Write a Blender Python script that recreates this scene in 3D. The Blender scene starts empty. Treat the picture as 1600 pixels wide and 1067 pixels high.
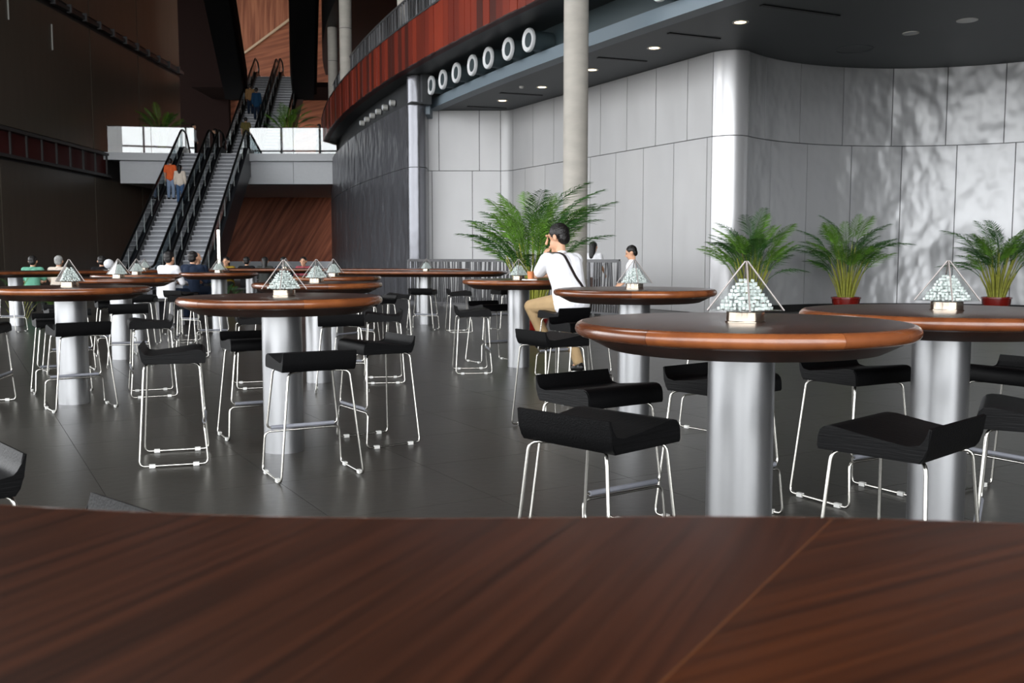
import bpy, bmesh, math, random
from mathutils import Vector, Matrix
R = math.radians
random.seed(7)
scene = bpy.context.scene
COL = scene.collection

# ------------------------------------------------------------------ camera
cam_d = bpy.data.cameras.new('camera'); cam = bpy.data.objects.new('camera', cam_d); COL.objects.link(cam)
cam.location = (0, 0, 1.305)
cam.rotation_euler = (R(90) - math.atan(130.5 / 1500), 0, 0)
cam_d.sensor_width = 36; cam_d.lens = 33.75; cam_d.clip_start = .05; cam_d.clip_end = 400
cam_d.dof.use_dof = True; cam_d.dof.focus_distance = 5.0; cam_d.dof.aperture_fstop = 8.0
scene.camera = cam

# ------------------------------------------------------------------ world, daylight, exposure
world = bpy.data.worlds.new('overcast_sky'); scene.world = world; world.use_nodes = True
bg = world.node_tree.nodes['Background']
bg.inputs[0].default_value = (.965, .982, 1.0, 1); bg.inputs[1].default_value = 7.0
scene.view_settings.view_transform = 'Standard'; scene.view_settings.look = 'None'
scene.view_settings.exposure = 0.0; scene.view_settings.gamma = 1.0
scene.view_settings.use_curve_mapping = False
scene.cycles.max_bounces = 8; scene.cycles.diffuse_bounces = 4; scene.cycles.glossy_bounces = 4
scene.cycles.transmission_bounces = 6; scene.cycles.transparent_max_bounces = 12
scene.cycles.caustics_reflective = False; scene.cycles.caustics_refractive = False
scene.cycles.sample_clamp_indirect = 6.0

def portal(name, loc, rot, sx, sy):
    d = bpy.data.lights.new(name, 'AREA'); d.shape = 'RECTANGLE'; d.size = sx; d.size_y = sy
    d.cycles.is_portal = True
    o = bpy.data.objects.new(name, d); o.location = loc; o.rotation_euler = rot; COL.objects.link(o)
FAC_Y, FAC_X0, FAC_X1, FAC_Z, LEFT_X, LEFT_Y1 = -8.0, -32.0, 16.0, 15.0, -32.0, 33.0
portal('facade_portal', ((FAC_X0 + FAC_X1) / 2, FAC_Y + .35, FAC_Z / 2), (R(90), 0, 0), FAC_X1 - FAC_X0, FAC_Z)
SK = (-13.0, -5.0, 14.0, 21.5)  # unseen roof opening, added so daylight reaches the bridge and escalators
portal('added_skylight_portal', ((SK[0] + SK[1]) / 2, (SK[2] + SK[3]) / 2, 20.0), (0, 0, 0), SK[1] - SK[0], SK[3] - SK[2])
portal('side_portal', (LEFT_X + .35, (FAC_Y + LEFT_Y1) / 2, FAC_Z / 2), (R(90), 0, R(-90)), LEFT_Y1 - FAC_Y, FAC_Z)

# ------------------------------------------------------------------ materials
def lin(c):
    return tuple(((v / 255) / 12.92 if v / 255 <= .04045 else ((v / 255 + .055) / 1.055) ** 2.4) for v in c) + (1,)

def mat(name, rgb, rough=.5, metal=0.0, coat=0.0, spec=.5, emit=None, estr=0.0, trans=0.0, ior=1.45, var=0.0, vscale=(8, 8, 8),
        bump=0.0, bscale=(40, 40, 40), aniso=0.0, coords='Object', alpha=1.0):
    m = bpy.data.materials.new(name); m.use_nodes = True
    nt = m.node_tree; b = nt.nodes['Principled BSDF']
    c = lin(rgb)
    b.inputs['Base Color'].default_value = c
    b.inputs['Roughness'].default_value = rough; b.inputs['Metallic'].default_value = metal
    b.inputs['Coat Weight'].default_value = coat; b.inputs['Coat Roughness'].default_value = .12
    b.inputs['Specular IOR Level'].default_value = spec
    b.inputs['Transmission Weight'].default_value = trans; b.inputs['IOR'].default_value = ior
    b.inputs['Anisotropic'].default_value = aniso; b.inputs['Alpha'].default_value = alpha
    if emit:
        b.inputs['Emission Color'].default_value = lin(emit); b.inputs['Emission Strength'].default_value = estr
    def noise(scale, det=3):
        if coords == 'Position':
            tc = nt.nodes.new('ShaderNodeNewGeometry'); out = tc.outputs['Position']
        else:
            tc = nt.nodes.new('ShaderNodeTexCoord'); out = tc.outputs[coords]
        mp = nt.nodes.new('ShaderNodeMapping'); mp.inputs['Scale'].default_value = scale
        nt.links.new(out, mp.inputs['Vector'])
        n = nt.nodes.new('ShaderNodeTexNoise'); n.inputs['Scale'].default_value = 1; n.inputs['Detail'].default_value = det
        nt.links.new(mp.outputs[0], n.inputs['Vector']); return n
    if var:
        n = noise(vscale)
        mr = nt.nodes.new('ShaderNodeMapRange'); mr.inputs[1].default_value = .3; mr.inputs[2].default_value = .7
        mr.inputs[3].default_value = 1 - var; mr.inputs[4].default_value = 1 + var
        nt.links.new(n.outputs[0], mr.inputs[0])
        mx = nt.nodes.new('ShaderNodeVectorMath'); mx.operation = 'SCALE'; mx.inputs[0].default_value = c[:3]
        nt.links.new(mr.outputs[0], mx.inputs['Scale']); nt.links.new(mx.outputs[0], b.inputs['Base Color'])
    if bump:
        n = noise(bscale, 2)
        bp = nt.nodes.new('ShaderNodeBump'); bp.inputs['Strength'].default_value = 1.0; bp.inputs['Distance'].default_value = bump
        nt.links.new(n.outputs[0], bp.inputs['Height']); nt.links.new(bp.outputs[0], b.inputs['Normal'])
    return m

def wood(name, a, bcol, ang=0.0, along=2.0, across=40.0, rough=.3, coat=.5, spec=.5, coords='Object', plane='XY'):
    """wood grain running along direction ang (degrees) in the given plane"""
    m = mat(name, a, rough, coat=coat, spec=spec)
    nt = m.node_tree; b = nt.nodes['Principled BSDF']
    if coords == 'Position':
        tc = nt.nodes.new('ShaderNodeNewGeometry'); out = tc.outputs['Position']
    else:
        tc = nt.nodes.new('ShaderNodeTexCoord'); out = tc.outputs[coords]
    if plane == 'XZ':
        sp = nt.nodes.new('ShaderNodeSeparateXYZ'); cb = nt.nodes.new('ShaderNodeCombineXYZ')
        nt.links.new(out, sp.inputs[0]); nt.links.new(sp.outputs[0], cb.inputs[0]); nt.links.new(sp.outputs[2], cb.inputs[1])
        out = cb.outputs[0]
    rot = nt.nodes.new('ShaderNodeVectorRotate'); rot.rotation_type = 'Z_AXIS'; rot.inputs['Angle'].default_value = -R(ang)
    nt.links.new(out, rot.inputs['Vector'])
    mp = nt.nodes.new('ShaderNodeMapping'); mp.inputs['Scale'].default_value = (along, across, across)
    nt.links.new(rot.outputs[0], mp.inputs['Vector'])
    n = nt.nodes.new('ShaderNodeTexNoise'); n.inputs['Scale'].default_value = 1; n.inputs['Detail'].default_value = 4
    n.inputs['Distortion'].default_value = .3
    nt.links.new(mp.outputs[0], n.inputs['Vector'])
    cr = nt.nodes.new('ShaderNodeValToRGB')
    cr.color_ramp.elements[0].position = .32; cr.color_ramp.elements[0].color = lin(bcol)
    cr.color_ramp.elements[1].position = .68; cr.color_ramp.elements[1].color = lin(a)
    nt.links.new(n.outputs[0], cr.inputs[0]); nt.links.new(cr.outputs[0], b.inputs['Base Color'])
    return m

M = {}
M['tile'] = mat('floor_tile', (55, 53, 49), .34, var=.10, vscale=(.9, .9, .9), bump=.0012, bscale=(14, 14, 14), coords='Position', spec=.45)
M['grout'] = mat('floor_grout', (84, 82, 79), .7)
M['silver'] = mat('silver_panel', (190, 190, 191), .48, metal=.36, var=.05, vscale=(.7, .7, .35), bump=.018, bscale=(1.6, 1.6, .5), coords='Position')
M['silver_wave'] = mat('hammered_silver', (186, 187, 189), .40, metal=.45, var=.04, vscale=(.7, .7, .5), bump=.12, bscale=(1.5, 1.5, 1.05), coords='Position')
M['slate'] = mat('dark_hammered_metal', (116, 117, 123), .30, metal=.6, var=.06, vscale=(.8, .8, .4), bump=.16, bscale=(2.4, 1.2, 1.0), coords='Position')
M['pilaster'] = mat('shiny_grey_metal', (112, 113, 118), .26, metal=.75, bump=.03, bscale=(1.5, 1.5, .8), coords='Position')
M['silver_corner'] = mat('silver_corner_panel', (198, 198, 200), .33, metal=.5, bump=.008, bscale=(1.2, 1.2, .4), coords='Position')
M['joint'] = mat('panel_joint', (70, 70, 72), .6)
M['soffit'] = mat('soffit_paint', (74, 78, 82), .5, var=.04, vscale=(.5, .5, .5), coords='Position')
M['bluegrey'] = mat('blue_grey_paint', (118, 132, 142), .45)
M['darkteal'] = mat('dark_teal_paint', (58, 70, 74), .4)
M['grey_dark'] = mat('dark_grey_paint', (58, 60, 62), .5)
M['concrete'] = mat('concrete', (176, 171, 163), .8, var=.08, vscale=(2, 2, 5), coords='Position', bump=.002, bscale=(8, 8, 20))
M['black'] = mat('black_paint', (16, 16, 17), .5)
M['blackmat'] = mat('black_cladding', (9, 9, 10), .75, spec=.2)
M['reds'] = [mat('red_slat_%d' % i, c, .42, coat=.15, var=.15, vscale=(1, 1, .5)) for i, c in enumerate(
    [(108, 36, 22), (122, 42, 24), (92, 32, 21), (70, 27, 19), (134, 48, 28), (100, 33, 19)])]
M['leftglass'] = mat('dark_mesh_glass', (98, 90, 80), .3, var=.06, vscale=(1, 3, .5), coords='Position', spec=.35)
M['leftframe'] = mat('dark_frame', (64, 62, 62), .45)
M['leftred'] = mat('dark_red_infill', (84, 34, 32), .6)
M['woodwall'] = wood('diagonal_wood_wall', (164, 98, 72), (104, 56, 40), 58, .35, 5.5, .55, 0, .3, 'Position', 'XZ')
M['woodwall_v'] = wood('upright_wood_wall', (178, 114, 84), (124, 72, 52), 88, .3, 5.0, .6, 0, .3, 'Position', 'XZ')
M['woodwall_h'] = wood('level_wood_wall', (162, 100, 72), (112, 64, 46), 14, .3, 5.0, .6, 0, .3, 'Position', 'XZ')
M['darkwall'] = mat('dark_maroon_wall', (24, 13, 11), .9, spec=.1)
M['trimline'] = mat('pale_trim', (196, 170, 140), .6)
M['white'] = mat('white_panel', (214, 217, 221), .45, var=.02)
M['palegrey'] = mat('pale_grey_panel', (190, 194, 199), .5, var=.03)
M['top'] = wood('walnut_top', (62, 36, 25), (46, 26, 18), 20, 2.5, 26, .3, .05, .36)
M['under'] = wood('walnut_underside', (66, 38, 26), (48, 27, 18), 0, 3, 20, .45, .1)
M['rims'] = [wood('walnut_rim_%d' % i, a, b, 0, 5, 9, .26, .6) for i, (a, b) in enumerate(
    [((124, 70, 38), (98, 53, 29)), ((138, 80, 43), (110, 61, 33)), ((108, 60, 33), (86, 46, 26))])]
M['veneer_a'] = wood('near_veneer', (70, 36, 17), (42, 21, 10), 30, 1.8, 95, .3, .03, .3)
M['veneer_b'] = wood('near_veneer_cross', (62, 33, 20), (38, 20, 12), 66, 1.8, 85, .3, .03, .3)
M['inlay'] = mat('joint_line', (92, 54, 29), .4)
M['steel'] = mat('brushed_steel', (166, 167, 169), .35, metal=.95)
M['chrome'] = mat('satin_chrome_wire', (200, 198, 191), .24, metal=1.0)
M['polished'] = mat('polished_metal', (205, 192, 176), .12, metal=1.0)
M['sleeve'] = mat('grey_sleeve', (128, 130, 138), .45)
M['glide'] = mat('white_plastic', (214, 214, 210), .5)
M['seat'] = mat('black_plywood', (8, 8, 9), .5, spec=.15, var=.35, vscale=(90, 4, 90), bump=.0012, bscale=(160, 10, 160))
M['edge'] = mat('acrylic_edge', (142, 134, 130), .12, spec=.6)
M['chip'] = mat('frosted_glass_chip', (218, 226, 223), .2, spec=.7, var=.14, vscale=(60, 60, 60))
M['leaf'] = mat('palm_leaf', (86, 126, 40), .42, var=.35, vscale=(5, 5, 5), spec=.4)
M['leafd'] = mat('palm_leaf_deep', (46, 84, 32), .42, var=.3, vscale=(5, 5, 5), spec=.4)
M['cane'] = mat('palm_cane', (150, 152, 62), .5, var=.2, vscale=(6, 6, 14))
M['pot'] = mat('oxblood_glaze', (112, 24, 18), .16, coat=.6)
M['soil'] = mat('soil', (40, 30, 22), .9)
M['pane'] = mat('balustrade_glass', (210, 220, 222), .02, trans=.0, alpha=1.0)
def glass_sheet(name, tint, refl_ior, dark):
    m = bpy.data.materials.new(name); m.use_nodes = True; nt = m.node_tree
    for n in list(nt.nodes): nt.nodes.remove(n)
    out = nt.nodes.new('ShaderNodeOutputMaterial'); mix = nt.nodes.new('ShaderNodeMixShader')
    tr = nt.nodes.new('ShaderNodeBsdfTransparent'); tr.inputs[0].default_value = tint
    gl = nt.nodes.new('ShaderNodeBsdfGlossy'); gl.inputs['Roughness'].default_value = .015
    f0 = ((refl_ior - 1) / (refl_ior + 1)) ** 2
    lw = nt.nodes.new('ShaderNodeLayerWeight'); lw.inputs[0].default_value = .5
    pw = nt.nodes.new('ShaderNodeMath'); pw.operation = 'POWER'; pw.inputs[1].default_value = 5; nt.links.new(lw.outputs['Facing'], pw.inputs[0])
    fr = nt.nodes.new('ShaderNodeMath'); fr.operation = 'MULTIPLY_ADD'; fr.inputs[1].default_value = 1 - f0; fr.inputs[2].default_value = f0
    nt.links.new(pw.outputs[0], fr.inputs[0])
    nt.links.new(fr.outputs[0], mix.inputs[0]); nt.links.new(tr.outputs[0], mix.inputs[1]); nt.links.new(gl.outputs[0], mix.inputs[2])
    nt.links.new(mix.outputs[0], out.inputs[0]); return m
M['pane'] = glass_sheet('balustrade_glass', (.80, .84, .84, 1), 2.0, 0)
M['escglass'] = glass_sheet('escalator_glass', (.55, .6, .62, 1), 1.5, 0)
M['acrylic'] = glass_sheet('clear_acrylic', (.955, .962, .96, 1), 1.5, 0)
M['step'] = mat('escalator_step', (226, 227, 231), .45, metal=.1, bump=.003, bscale=(60, 2, 2))
M['riser'] = mat('escalator_riser_shaded', (172, 174, 179), .5, metal=.2)
M['rubber'] = mat('handrail_rubber', (14, 15, 16), .35)
M['cladding'] = mat('escalator_cladding', (66, 67, 72), .4, metal=.3)
M['lampglow'] = mat('downlight_lens', (255, 240, 215), .4, emit=(255, 226, 180), estr=6.0)
M['tubeglow'] = mat('light_or_reflection_tube', (255, 255, 250), .4, emit=(255, 248, 235), estr=2.2)
M['ringmetal'] = mat('white_metal_ring', (205, 205, 200), .35, metal=.2)
M['nozzle'] = mat('white_nozzle', (228, 230, 232), .4)
M['nozzle_in'] = mat('nozzle_throat', (120, 124, 126), .5)
M['skin'] = mat('skin', (206, 158, 128), .5)
M['skin_tan'] = mat('skin_warm', (186, 134, 104), .5)
M['hair'] = mat('black_hair', (20, 17, 16), .45, var=.3, vscale=(60, 60, 10))
M['greyhair'] = mat('grey_hair', (150, 150, 148), .6, var=.2, vscale=(60, 60, 10))
M['eye'] = mat('eye', (30, 22, 18), .2)
M['lip'] = mat('lip', (150, 84, 76), .5)
def cloth(rgb, name): return mat('cloth_' + name, rgb, .85, var=.06, vscale=(10, 10, 10), bump=.004, bscale=(9, 9, 9), spec=.2)
M['shirtwhite'] = cloth((236, 236, 240), 'white')
M['khaki'] = cloth((168, 142, 106), 'khaki')
M['navy'] = cloth((34, 44, 62), 'navy')
M['jeans'] = cloth((70, 96, 130), 'denim')
M['paleblue'] = cloth((140, 158, 184), 'pale_blue')
M['orange'] = cloth((224, 104, 56), 'orange')
M['cream'] = cloth((222, 210, 196), 'cream')
M['green'] = cloth((104, 166, 142), 'green')
M['blackcloth'] = cloth((24, 24, 26), 'black')
M['mustard'] = cloth((142, 118, 40), 'mustard')
M['pink'] = cloth((150, 74, 84), 'rose')
M['olive'] = cloth((106, 96, 56), 'olive')
M['bluecloth'] = cloth((32, 66, 96), 'blue')
M['tan'] = cloth((150, 116, 78), 'tan')
M['floral'] = cloth((112, 92, 86), 'floral')
M['charcoal'] = cloth((58, 60, 58), 'charcoal')
M['leather'] = mat('black_leather', (20, 19, 19), .35)
M['strap'] = mat('bag_strap', (38, 30, 30), .6)
M['cup'] = mat('orange_cup', (222, 142, 96), .5)
M['paper'] = mat('white_paper', (236, 234, 228), .7)
M['boxwood'] = wood('box_wood', (96, 48, 30), (70, 34, 22), 0, 3, 20, .4, .2)
M['railing'] = mat('dark_railing_metal', (92, 92, 94), .4, metal=.4)
M['railslat'] = mat('railing_slat', (84, 84, 86), .38, metal=.5)
M['ceil'] = mat('dark_ceiling', (34, 34, 36), .8)
M['ground'] = mat('outdoor_paving', (150, 148, 142), .9)
M['frame'] = mat('facade_frame', (90, 92, 94), .5)

# ------------------------------------------------------------------ mesh helpers
def obj(name, bm, m, parent=None, smooth=False, loc=None):
    me = bpy.data.meshes.new(name)
    bmesh.ops.recalc_face_normals(bm, faces=bm.faces)
    bm.to_mesh(me); bm.free()
    if smooth:
        for p in me.polygons: p.use_smooth = True
        if smooth != True:
            me.set_sharp_from_angle(angle=R(smooth))
    return link(name, me, m, parent, loc)

def link(name, me, m, parent=None, loc=None):
    o = bpy.data.objects.new(name, me)
    if m is not None:
        if len(me.materials) == 0: me.materials.append(m)
    COL.objects.link(o)
    if parent: o.parent = parent
    if loc: o.location = loc
    return o

def empty(name, label, cat, loc=(0, 0, 0), rz=0.0, group=None, kind=None):
    o = bpy.data.objects.new(name, None); o.empty_display_size = .1; COL.objects.link(o)
    o.location = loc; o.rotation_euler = (0, 0, rz)
    return tag(o, label, cat, group, kind)

def tag(o, label, cat, group=None, kind=None):
    o['label'] = label; o['category'] = cat
    if group: o['group'] = group
    if kind: o['kind'] = kind
    return o

def copy_tree(o, parent=None):
    c = o.copy(); COL.objects.link(c); c.parent = parent
    for ch in list(o.children): copy_tree(ch, c)
    return c

def box(bm, x0, x1, y0, y1, z0, z1, mtx=None):
    v = [bm.verts.new((x, y, z)) for z in (z0, z1) for y in (y0, y1) for x in (x0, x1)]
    for f in ((0, 2, 3, 1), (4, 5, 7, 6), (0, 1, 5, 4), (2, 6, 7, 3), (0, 4, 6, 2), (1, 3, 7, 5)):
        bm.faces.new([v[i] for i in f])
    if mtx:
        for q in v: q.co = mtx @ q.co
    return v

def B(*a):
    bm = bmesh.new(); box(bm, *a); return bm

def bevel_all(bm, off, seg=2):
    bmesh.ops.bevel(bm, geom=list(bm.edges), offset=off, segments=seg, profile=.5, affect='EDGES'); return bm

def prism(pts, z0, z1):
    bm = bmesh.new()
    a = [bm.verts.new((p[0], p[1], z0)) for p in pts]; b = [bm.verts.new((p[0], p[1], z1)) for p in pts]
    bm.faces.new(a[::-1]); bm.faces.new(b)
    n = len(pts)
    for i in range(n):
        j = (i + 1) % n; bm.faces.new((a[i], a[j], b[j], b[i]))
    return bm

def strip(front, back, z0, z1):
    """curved slab between two polylines of equal length"""
    return prism(list(front) + list(back)[::-1], z0, z1)

def lathe(profile, seg=48, a0=0.0, a1=2 * math.pi, bm=None, caps=False):
    bm = bm or bmesh.new(); full = abs(a1 - a0 - 2 * math.pi) < 1e-6
    rings = []; n = seg if full else seg + 1
    for i in range(n):
        a = a0 + (a1 - a0) * i / seg
        rings.append([bm.verts.new((r * math.cos(a), r * math.sin(a), z)) for r, z in profile])
    for i in range(seg):
        A, Bv = rings[i], rings[(i + 1) % n]
        for k in range(len(profile) - 1):
            bm.faces.new((A[k], Bv[k], Bv[k + 1], A[k + 1]))
    if caps and not full:
        bm.faces.new(rings[0][::-1]); bm.faces.new(rings[-1])
    bmesh.ops.remove_doubles(bm, verts=bm.verts, dist=1e-5)
    return bm

def disc(bm, r, z, seg=48):
    vs = [bm.verts.new((r * math.cos(2 * math.pi * i / seg), r * math.sin(2 * math.pi * i / seg), z)) for i in range(seg)]
    bm.faces.new(vs); return vs

def solid(profile, seg=32, bm=None):
    """closed lathe: profile from bottom to top, capped with flat discs"""
    p = [(0.0001, profile[0][1])] + list(profile) + [(0.0001, profile[-1][1])]
    return lathe(p, seg, bm=bm)

def round_path(pts, rad=.03, n=4):
    pts = [Vector(p) for p in pts]; out = [pts[0]]
    for i in range(1, len(pts) - 1):
        a, b, c = pts[i - 1], pts[i], pts[i + 1]
        u = (a - b); w = (c - b); d = min(rad, u.length * .45, w.length * .45)
        p, q = b + u.normalized() * d, b + w.normalized() * d
        for k in range(n + 1):
            t = k / n; out.append((1 - t) ** 2 * p + 2 * t * (1 - t) * b + t * t * q)
    out.append(pts[-1]); return out

def tube(pts, r, seg=6, bm=None, rs=None, caps=True, flat=None):
    bm = bm or bmesh.new(); pts = [Vector(p) for p in pts]; rings = []; nrm = None
    for i, p in enumerate(pts):
        t = (pts[min(i + 1, len(pts) - 1)] - pts[max(i - 1, 0)]).normalized()
        if nrm is None:
            up = Vector((0, 0, 1)) if abs(t.z) < .9 else Vector((1, 0, 0)); nrm = (up - t * up.dot(t)).normalized()
        else:
            nrm = (nrm - t * nrm.dot(t)).normalized()
        bn = t.cross(nrm); rr = rs[i] if rs else r
        fx, fy = flat or (1, 1)
        rings.append([bm.verts.new(p + (nrm * math.cos(a) * fy + bn * math.sin(a) * fx) * rr) for a in [2 * math.pi * (k + .5) / seg for k in range(seg)]])
    for A, C in zip(rings, rings[1:]):
        for k in range(seg): bm.faces.new((A[k], A[(k + 1) % seg], C[(k + 1) % seg], C[k]))
    if caps: bm.faces.new(rings[0][::-1]); bm.faces.new(rings[-1])
    return bm

def ell(bm, c, r, rot=None, u=14, v=10):
    m = Matrix.Translation(c) @ (rot.to_4x4() if rot else Matrix()) @ Matrix.Diagonal((r[0], r[1], r[2], 1))
    bmesh.ops.create_uvsphere(bm, u_segments=u, v_segments=v, radius=1, matrix=m)

def limb(bm, p0, p1, r0, r1, seg=12):
    p0, p1 = Vector(p0), Vector(p1); t = (p1 - p0)
    if t.length < 1e-6: return
    t.normalize(); pts = []; rs = []
    for k in range(5):
        a = R(-88 + 88 * k / 4); pts.append(p0 + t * r0 * math.sin(a)); rs.append(max(r0 * math.cos(a), 1e-4))
    for k in range(5):
        a = R(88 * k / 4); pts.append(p1 + t * r1 * math.sin(a)); rs.append(max(r1 * math.cos(a), 1e-4))
    tube(pts, 0, seg, bm, rs)

TMP = bpy.data.scenes.new('remesh_bench')
def remeshed(name, bm, voxel, m, parent, smooth_it=4):
    me = bpy.data.meshes.new(name); bmesh.ops.recalc_face_normals(bm, faces=bm.faces); bm.to_mesh(me); bm.free()
    t = bpy.data.objects.new('tmp', me); TMP.collection.objects.link(t)
    md = t.modifiers.new('r', 'REMESH'); md.mode = 'VOXEL'; md.voxel_size = voxel; md.use_smooth_shade = True
    sm = t.modifiers.new('s', 'SMOOTH'); sm.iterations = smooth_it; sm.factor = .5
    TMP.view_layers[0].update(); dg = TMP.view_layers[0].depsgraph
    out = bpy.data.meshes.new_from_object(t.evaluated_get(dg))
    out.name = name
    bpy.data.objects.remove(t); bpy.data.meshes.remove(me)
    out.materials.clear()
    for p in out.polygons: p.use_smooth = True
    return link(name, out, m, parent)

# ================================================================== SETTING
# ---- floor: slab, tiles one by one
fl = tag(obj('floor', B(-33, 20, -8, 68, -.3, -.006), M['grout']), 'dark grey stone tile floor running through the whole hall', 'floor', kind='structure')
TS, TA = .92, R(-60)
ca, sa = math.cos(TA), math.sin(TA)
tb = B(-TS / 2 + .0016, TS / 2 - .0016, -TS / 2 + .0016, TS / 2 - .0016, -.03, 0)
tme = bpy.data.meshes.new('floor_tile'); tb.to_mesh(tme); tb.free(); tme.materials.append(M['tile'])
cand = []
for i in range(-75, 76):
    for j in range(-75, 76):
        u, v = i * TS + .53, j * TS + .2
        x, y = u * ca - v * sa, u * sa + v * ca
        if -32 < x < 19 and -7.4 < y < 67: cand.append((x, y))
def vis(p):
    return p[1] > 2.0 and abs(p[0]) < p[1] * .55 + .6
front = sorted([p for p in cand if vis(p)], key=lambda p: p[1])[:300]
fs = set(front); rest = bmesh.new()
for p in cand:
    if p in fs:
        t = link('floor_tile', tme, None, fl, (p[0], p[1], 0)); t.rotation_euler = (0, 0, TA)
    else:
        box(rest, -TS / 2 + .0016, TS / 2 - .0016, -TS / 2 + .0016, TS / 2 - .0016, -.03, 0, Matrix.Translation((p[0], p[1], 0)) @ Matrix.Rotation(TA, 4, 'Z'))
rt = obj('floor_tiling', rest, M['tile'], fl); rt['kind'] = 'stuff'

# ---- the curved building line: edge curve, tangent turning with depth
def theta(y): return R(29.3 - (y - 20.0) * .605)
def curve_pts(y0, y1, off=0.0, n=60):
    """points on the building curve between depths y0..y1, moved outwards by off"""
    ys = [y0 + (y1 - y0) * i / n for i in range(n + 1)]; out = []
    for y in ys:
        k = 80; x = 1.70; h = (y - 22.04) / k
        for q in range(k): x -= math.tan(theta(22.04 + h * (q + .5))) * h
        th = theta(y); nx, ny = -math.cos(th), -math.sin(th)
        out.append((x + nx * off, y + ny * off))
    return out
def resample(pl, step, start=0.0):
    L = [0.0]
    for a, b in zip(pl, pl[1:]): L.append(L[-1] + math.hypot(b[0] - a[0], b[1] - a[1]))
    def at_len(s):
        for i in range(len(pl) - 1):
            if s <= L[i + 1] or i == len(pl) - 2:
                t = (s - L[i]) / max(L[i + 1] - L[i], 1e-9)
                return (pl[i][0] + (pl[i + 1][0] - pl[i][0]) * t, pl[i][1] + (pl[i + 1][1] - pl[i][1]) * t)
    cuts = [0.0]; s = start if start > 0 else step
    while s < L[-1] - .05: cuts.append(s); s += step
    cuts.append(L[-1])
    return cuts, at_len
def offset_pl(pl, d):
    out = []
    for i, p in enumerate(pl):
        a = Vector(pl[max(i - 1, 0)][:2]); b = Vector(pl[min(i + 1, len(pl) - 1)][:2]); t = (b - a).normalized()
        out.append((p[0] - t.y * d, p[1] + t.x * d))
    return out

def clad_wall(name, label, pl, tiers, width, m, thick=.05, gap=.02, back=.35, sub=4):
    """a wall along polyline pl (its face on the right-hand side when walking), with separate panels in tiers"""
    cuts, f = resample(pl, .25)
    fine = [f(c) for c in cuts]
    z0, z1 = tiers[0][0], tiers[-1][1]
    w = tag(obj(name, strip(offset_pl(fine, .03), offset_pl(fine, back), z0, z1), M['joint']), label, 'wall', kind='structure')
    for za, zb, st in tiers:
        cuts, f = resample(pl, width, st)
        for a, b in zip(cuts, cuts[1:]):
            if b - a < .08: continue
            q = [f(a + gap / 2 + (b - a - gap) * i / sub) for i in range(sub + 1)]
            # normals by whole wall so that neighbouring panels stay flush
            o = obj('wall_panel', strip(q, offset_pl(q, thick), za + gap / 2, zb - gap / 2), m, w, smooth=30)
    return w

# recess walls (light silver): frontal piece, slanting piece with rounded outer corner, concave bay
def arc(c, r, a0, a1, n=10): return [(c[0] + r * math.cos(R(a0 + (a1 - a0) * i / n)), c[1] + r * math.sin(R(a0 + (a1 - a0) * i / n))) for i in range(n + 1)]
TIERS = lambda s1, s2: [(0.0, 4.1, s1), (4.1, 6.02, s2)]
clad_wall('wall_recess', 'flat silver panel wall at back of recess behind slatted railing', [(-3.2, 31.3), (-.368, 31.3)], TIERS(.62, .85), 1.3, M['silver'])
clad_wall('wall_corner_inner', 'narrow rounded silver strip at inner corner of the recess', arc((-.368, 30.85), .45, 90, 28.5, 10), TIERS(3, 3), 3, M['silver'], sub=12)
clad_wall('wall_slanting', 'long light silver panel wall slanting forward to rounded corner', [(.028, 31.065), (4.62, 22.5)], TIERS(.8, 1.3), 1.25, M['silver'])
corner = arc((5.08, 22.72), .46, 205, 322, 12)
clad_wall('wall_corner_outer', 'bright rounded silver wall corner behind the leafy palms', [(4.62, 22.5)] + corner[1:], TIERS(5, 5), 5, M['silver_corner'], sub=14)
# concave bay: circle through three points
def circ3(a, b, c):
    ax, ay = a; bx, by = b; cx, cy = c
    d = 2 * (ax * (by - cy) + bx * (cy - ay) + cx * (ay - by))
    ux = ((ax * ax + ay * ay) * (by - cy) + (bx * bx + by * by) * (cy - ay) + (cx * cx + cy * cy) * (ay - by)) / d
    uy = ((ax * ax + ay * ay) * (cx - bx) + (bx * bx + by * by) * (ax - cx) + (cx * cx + cy * cy) * (bx - ax)) / d
    return (ux, uy), math.hypot(ax - ux, ay - uy)
(cc, cr) = circ3((5.46, 22.48), (9.6, 24.45), (12.4, 23.55))
a_s = math.degrees(math.atan2(22.48 - cc[1], 5.46 - cc[0])); a_e = math.degrees(math.atan2(23.55 - cc[1], 12.4 - cc[0]))
bay = arc(cc, cr, a_s, a_e - 34, 60)
clad_wall('wall_bay', 'concave hammered silver panel wall behind three potted palms', bay, TIERS(1.05, .78), 1.3, M['silver_wave'], sub=6)
tag(obj('baseboard_bay', strip(offset_pl(bay, -.06), offset_pl(bay, .02), 0, .16), M['black']), 'black baseboard along foot of the concave silver wall', 'baseboard', kind='structure')
endp = bay[-1]
tag(obj('wall_right', B(endp[0] - .1, endp[0] + .3, -8, endp[1] + .2, 0, 20), M['grey_dark']), 'grey side wall closing the hall beside the concave bay', 'wall', kind='structure')

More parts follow.
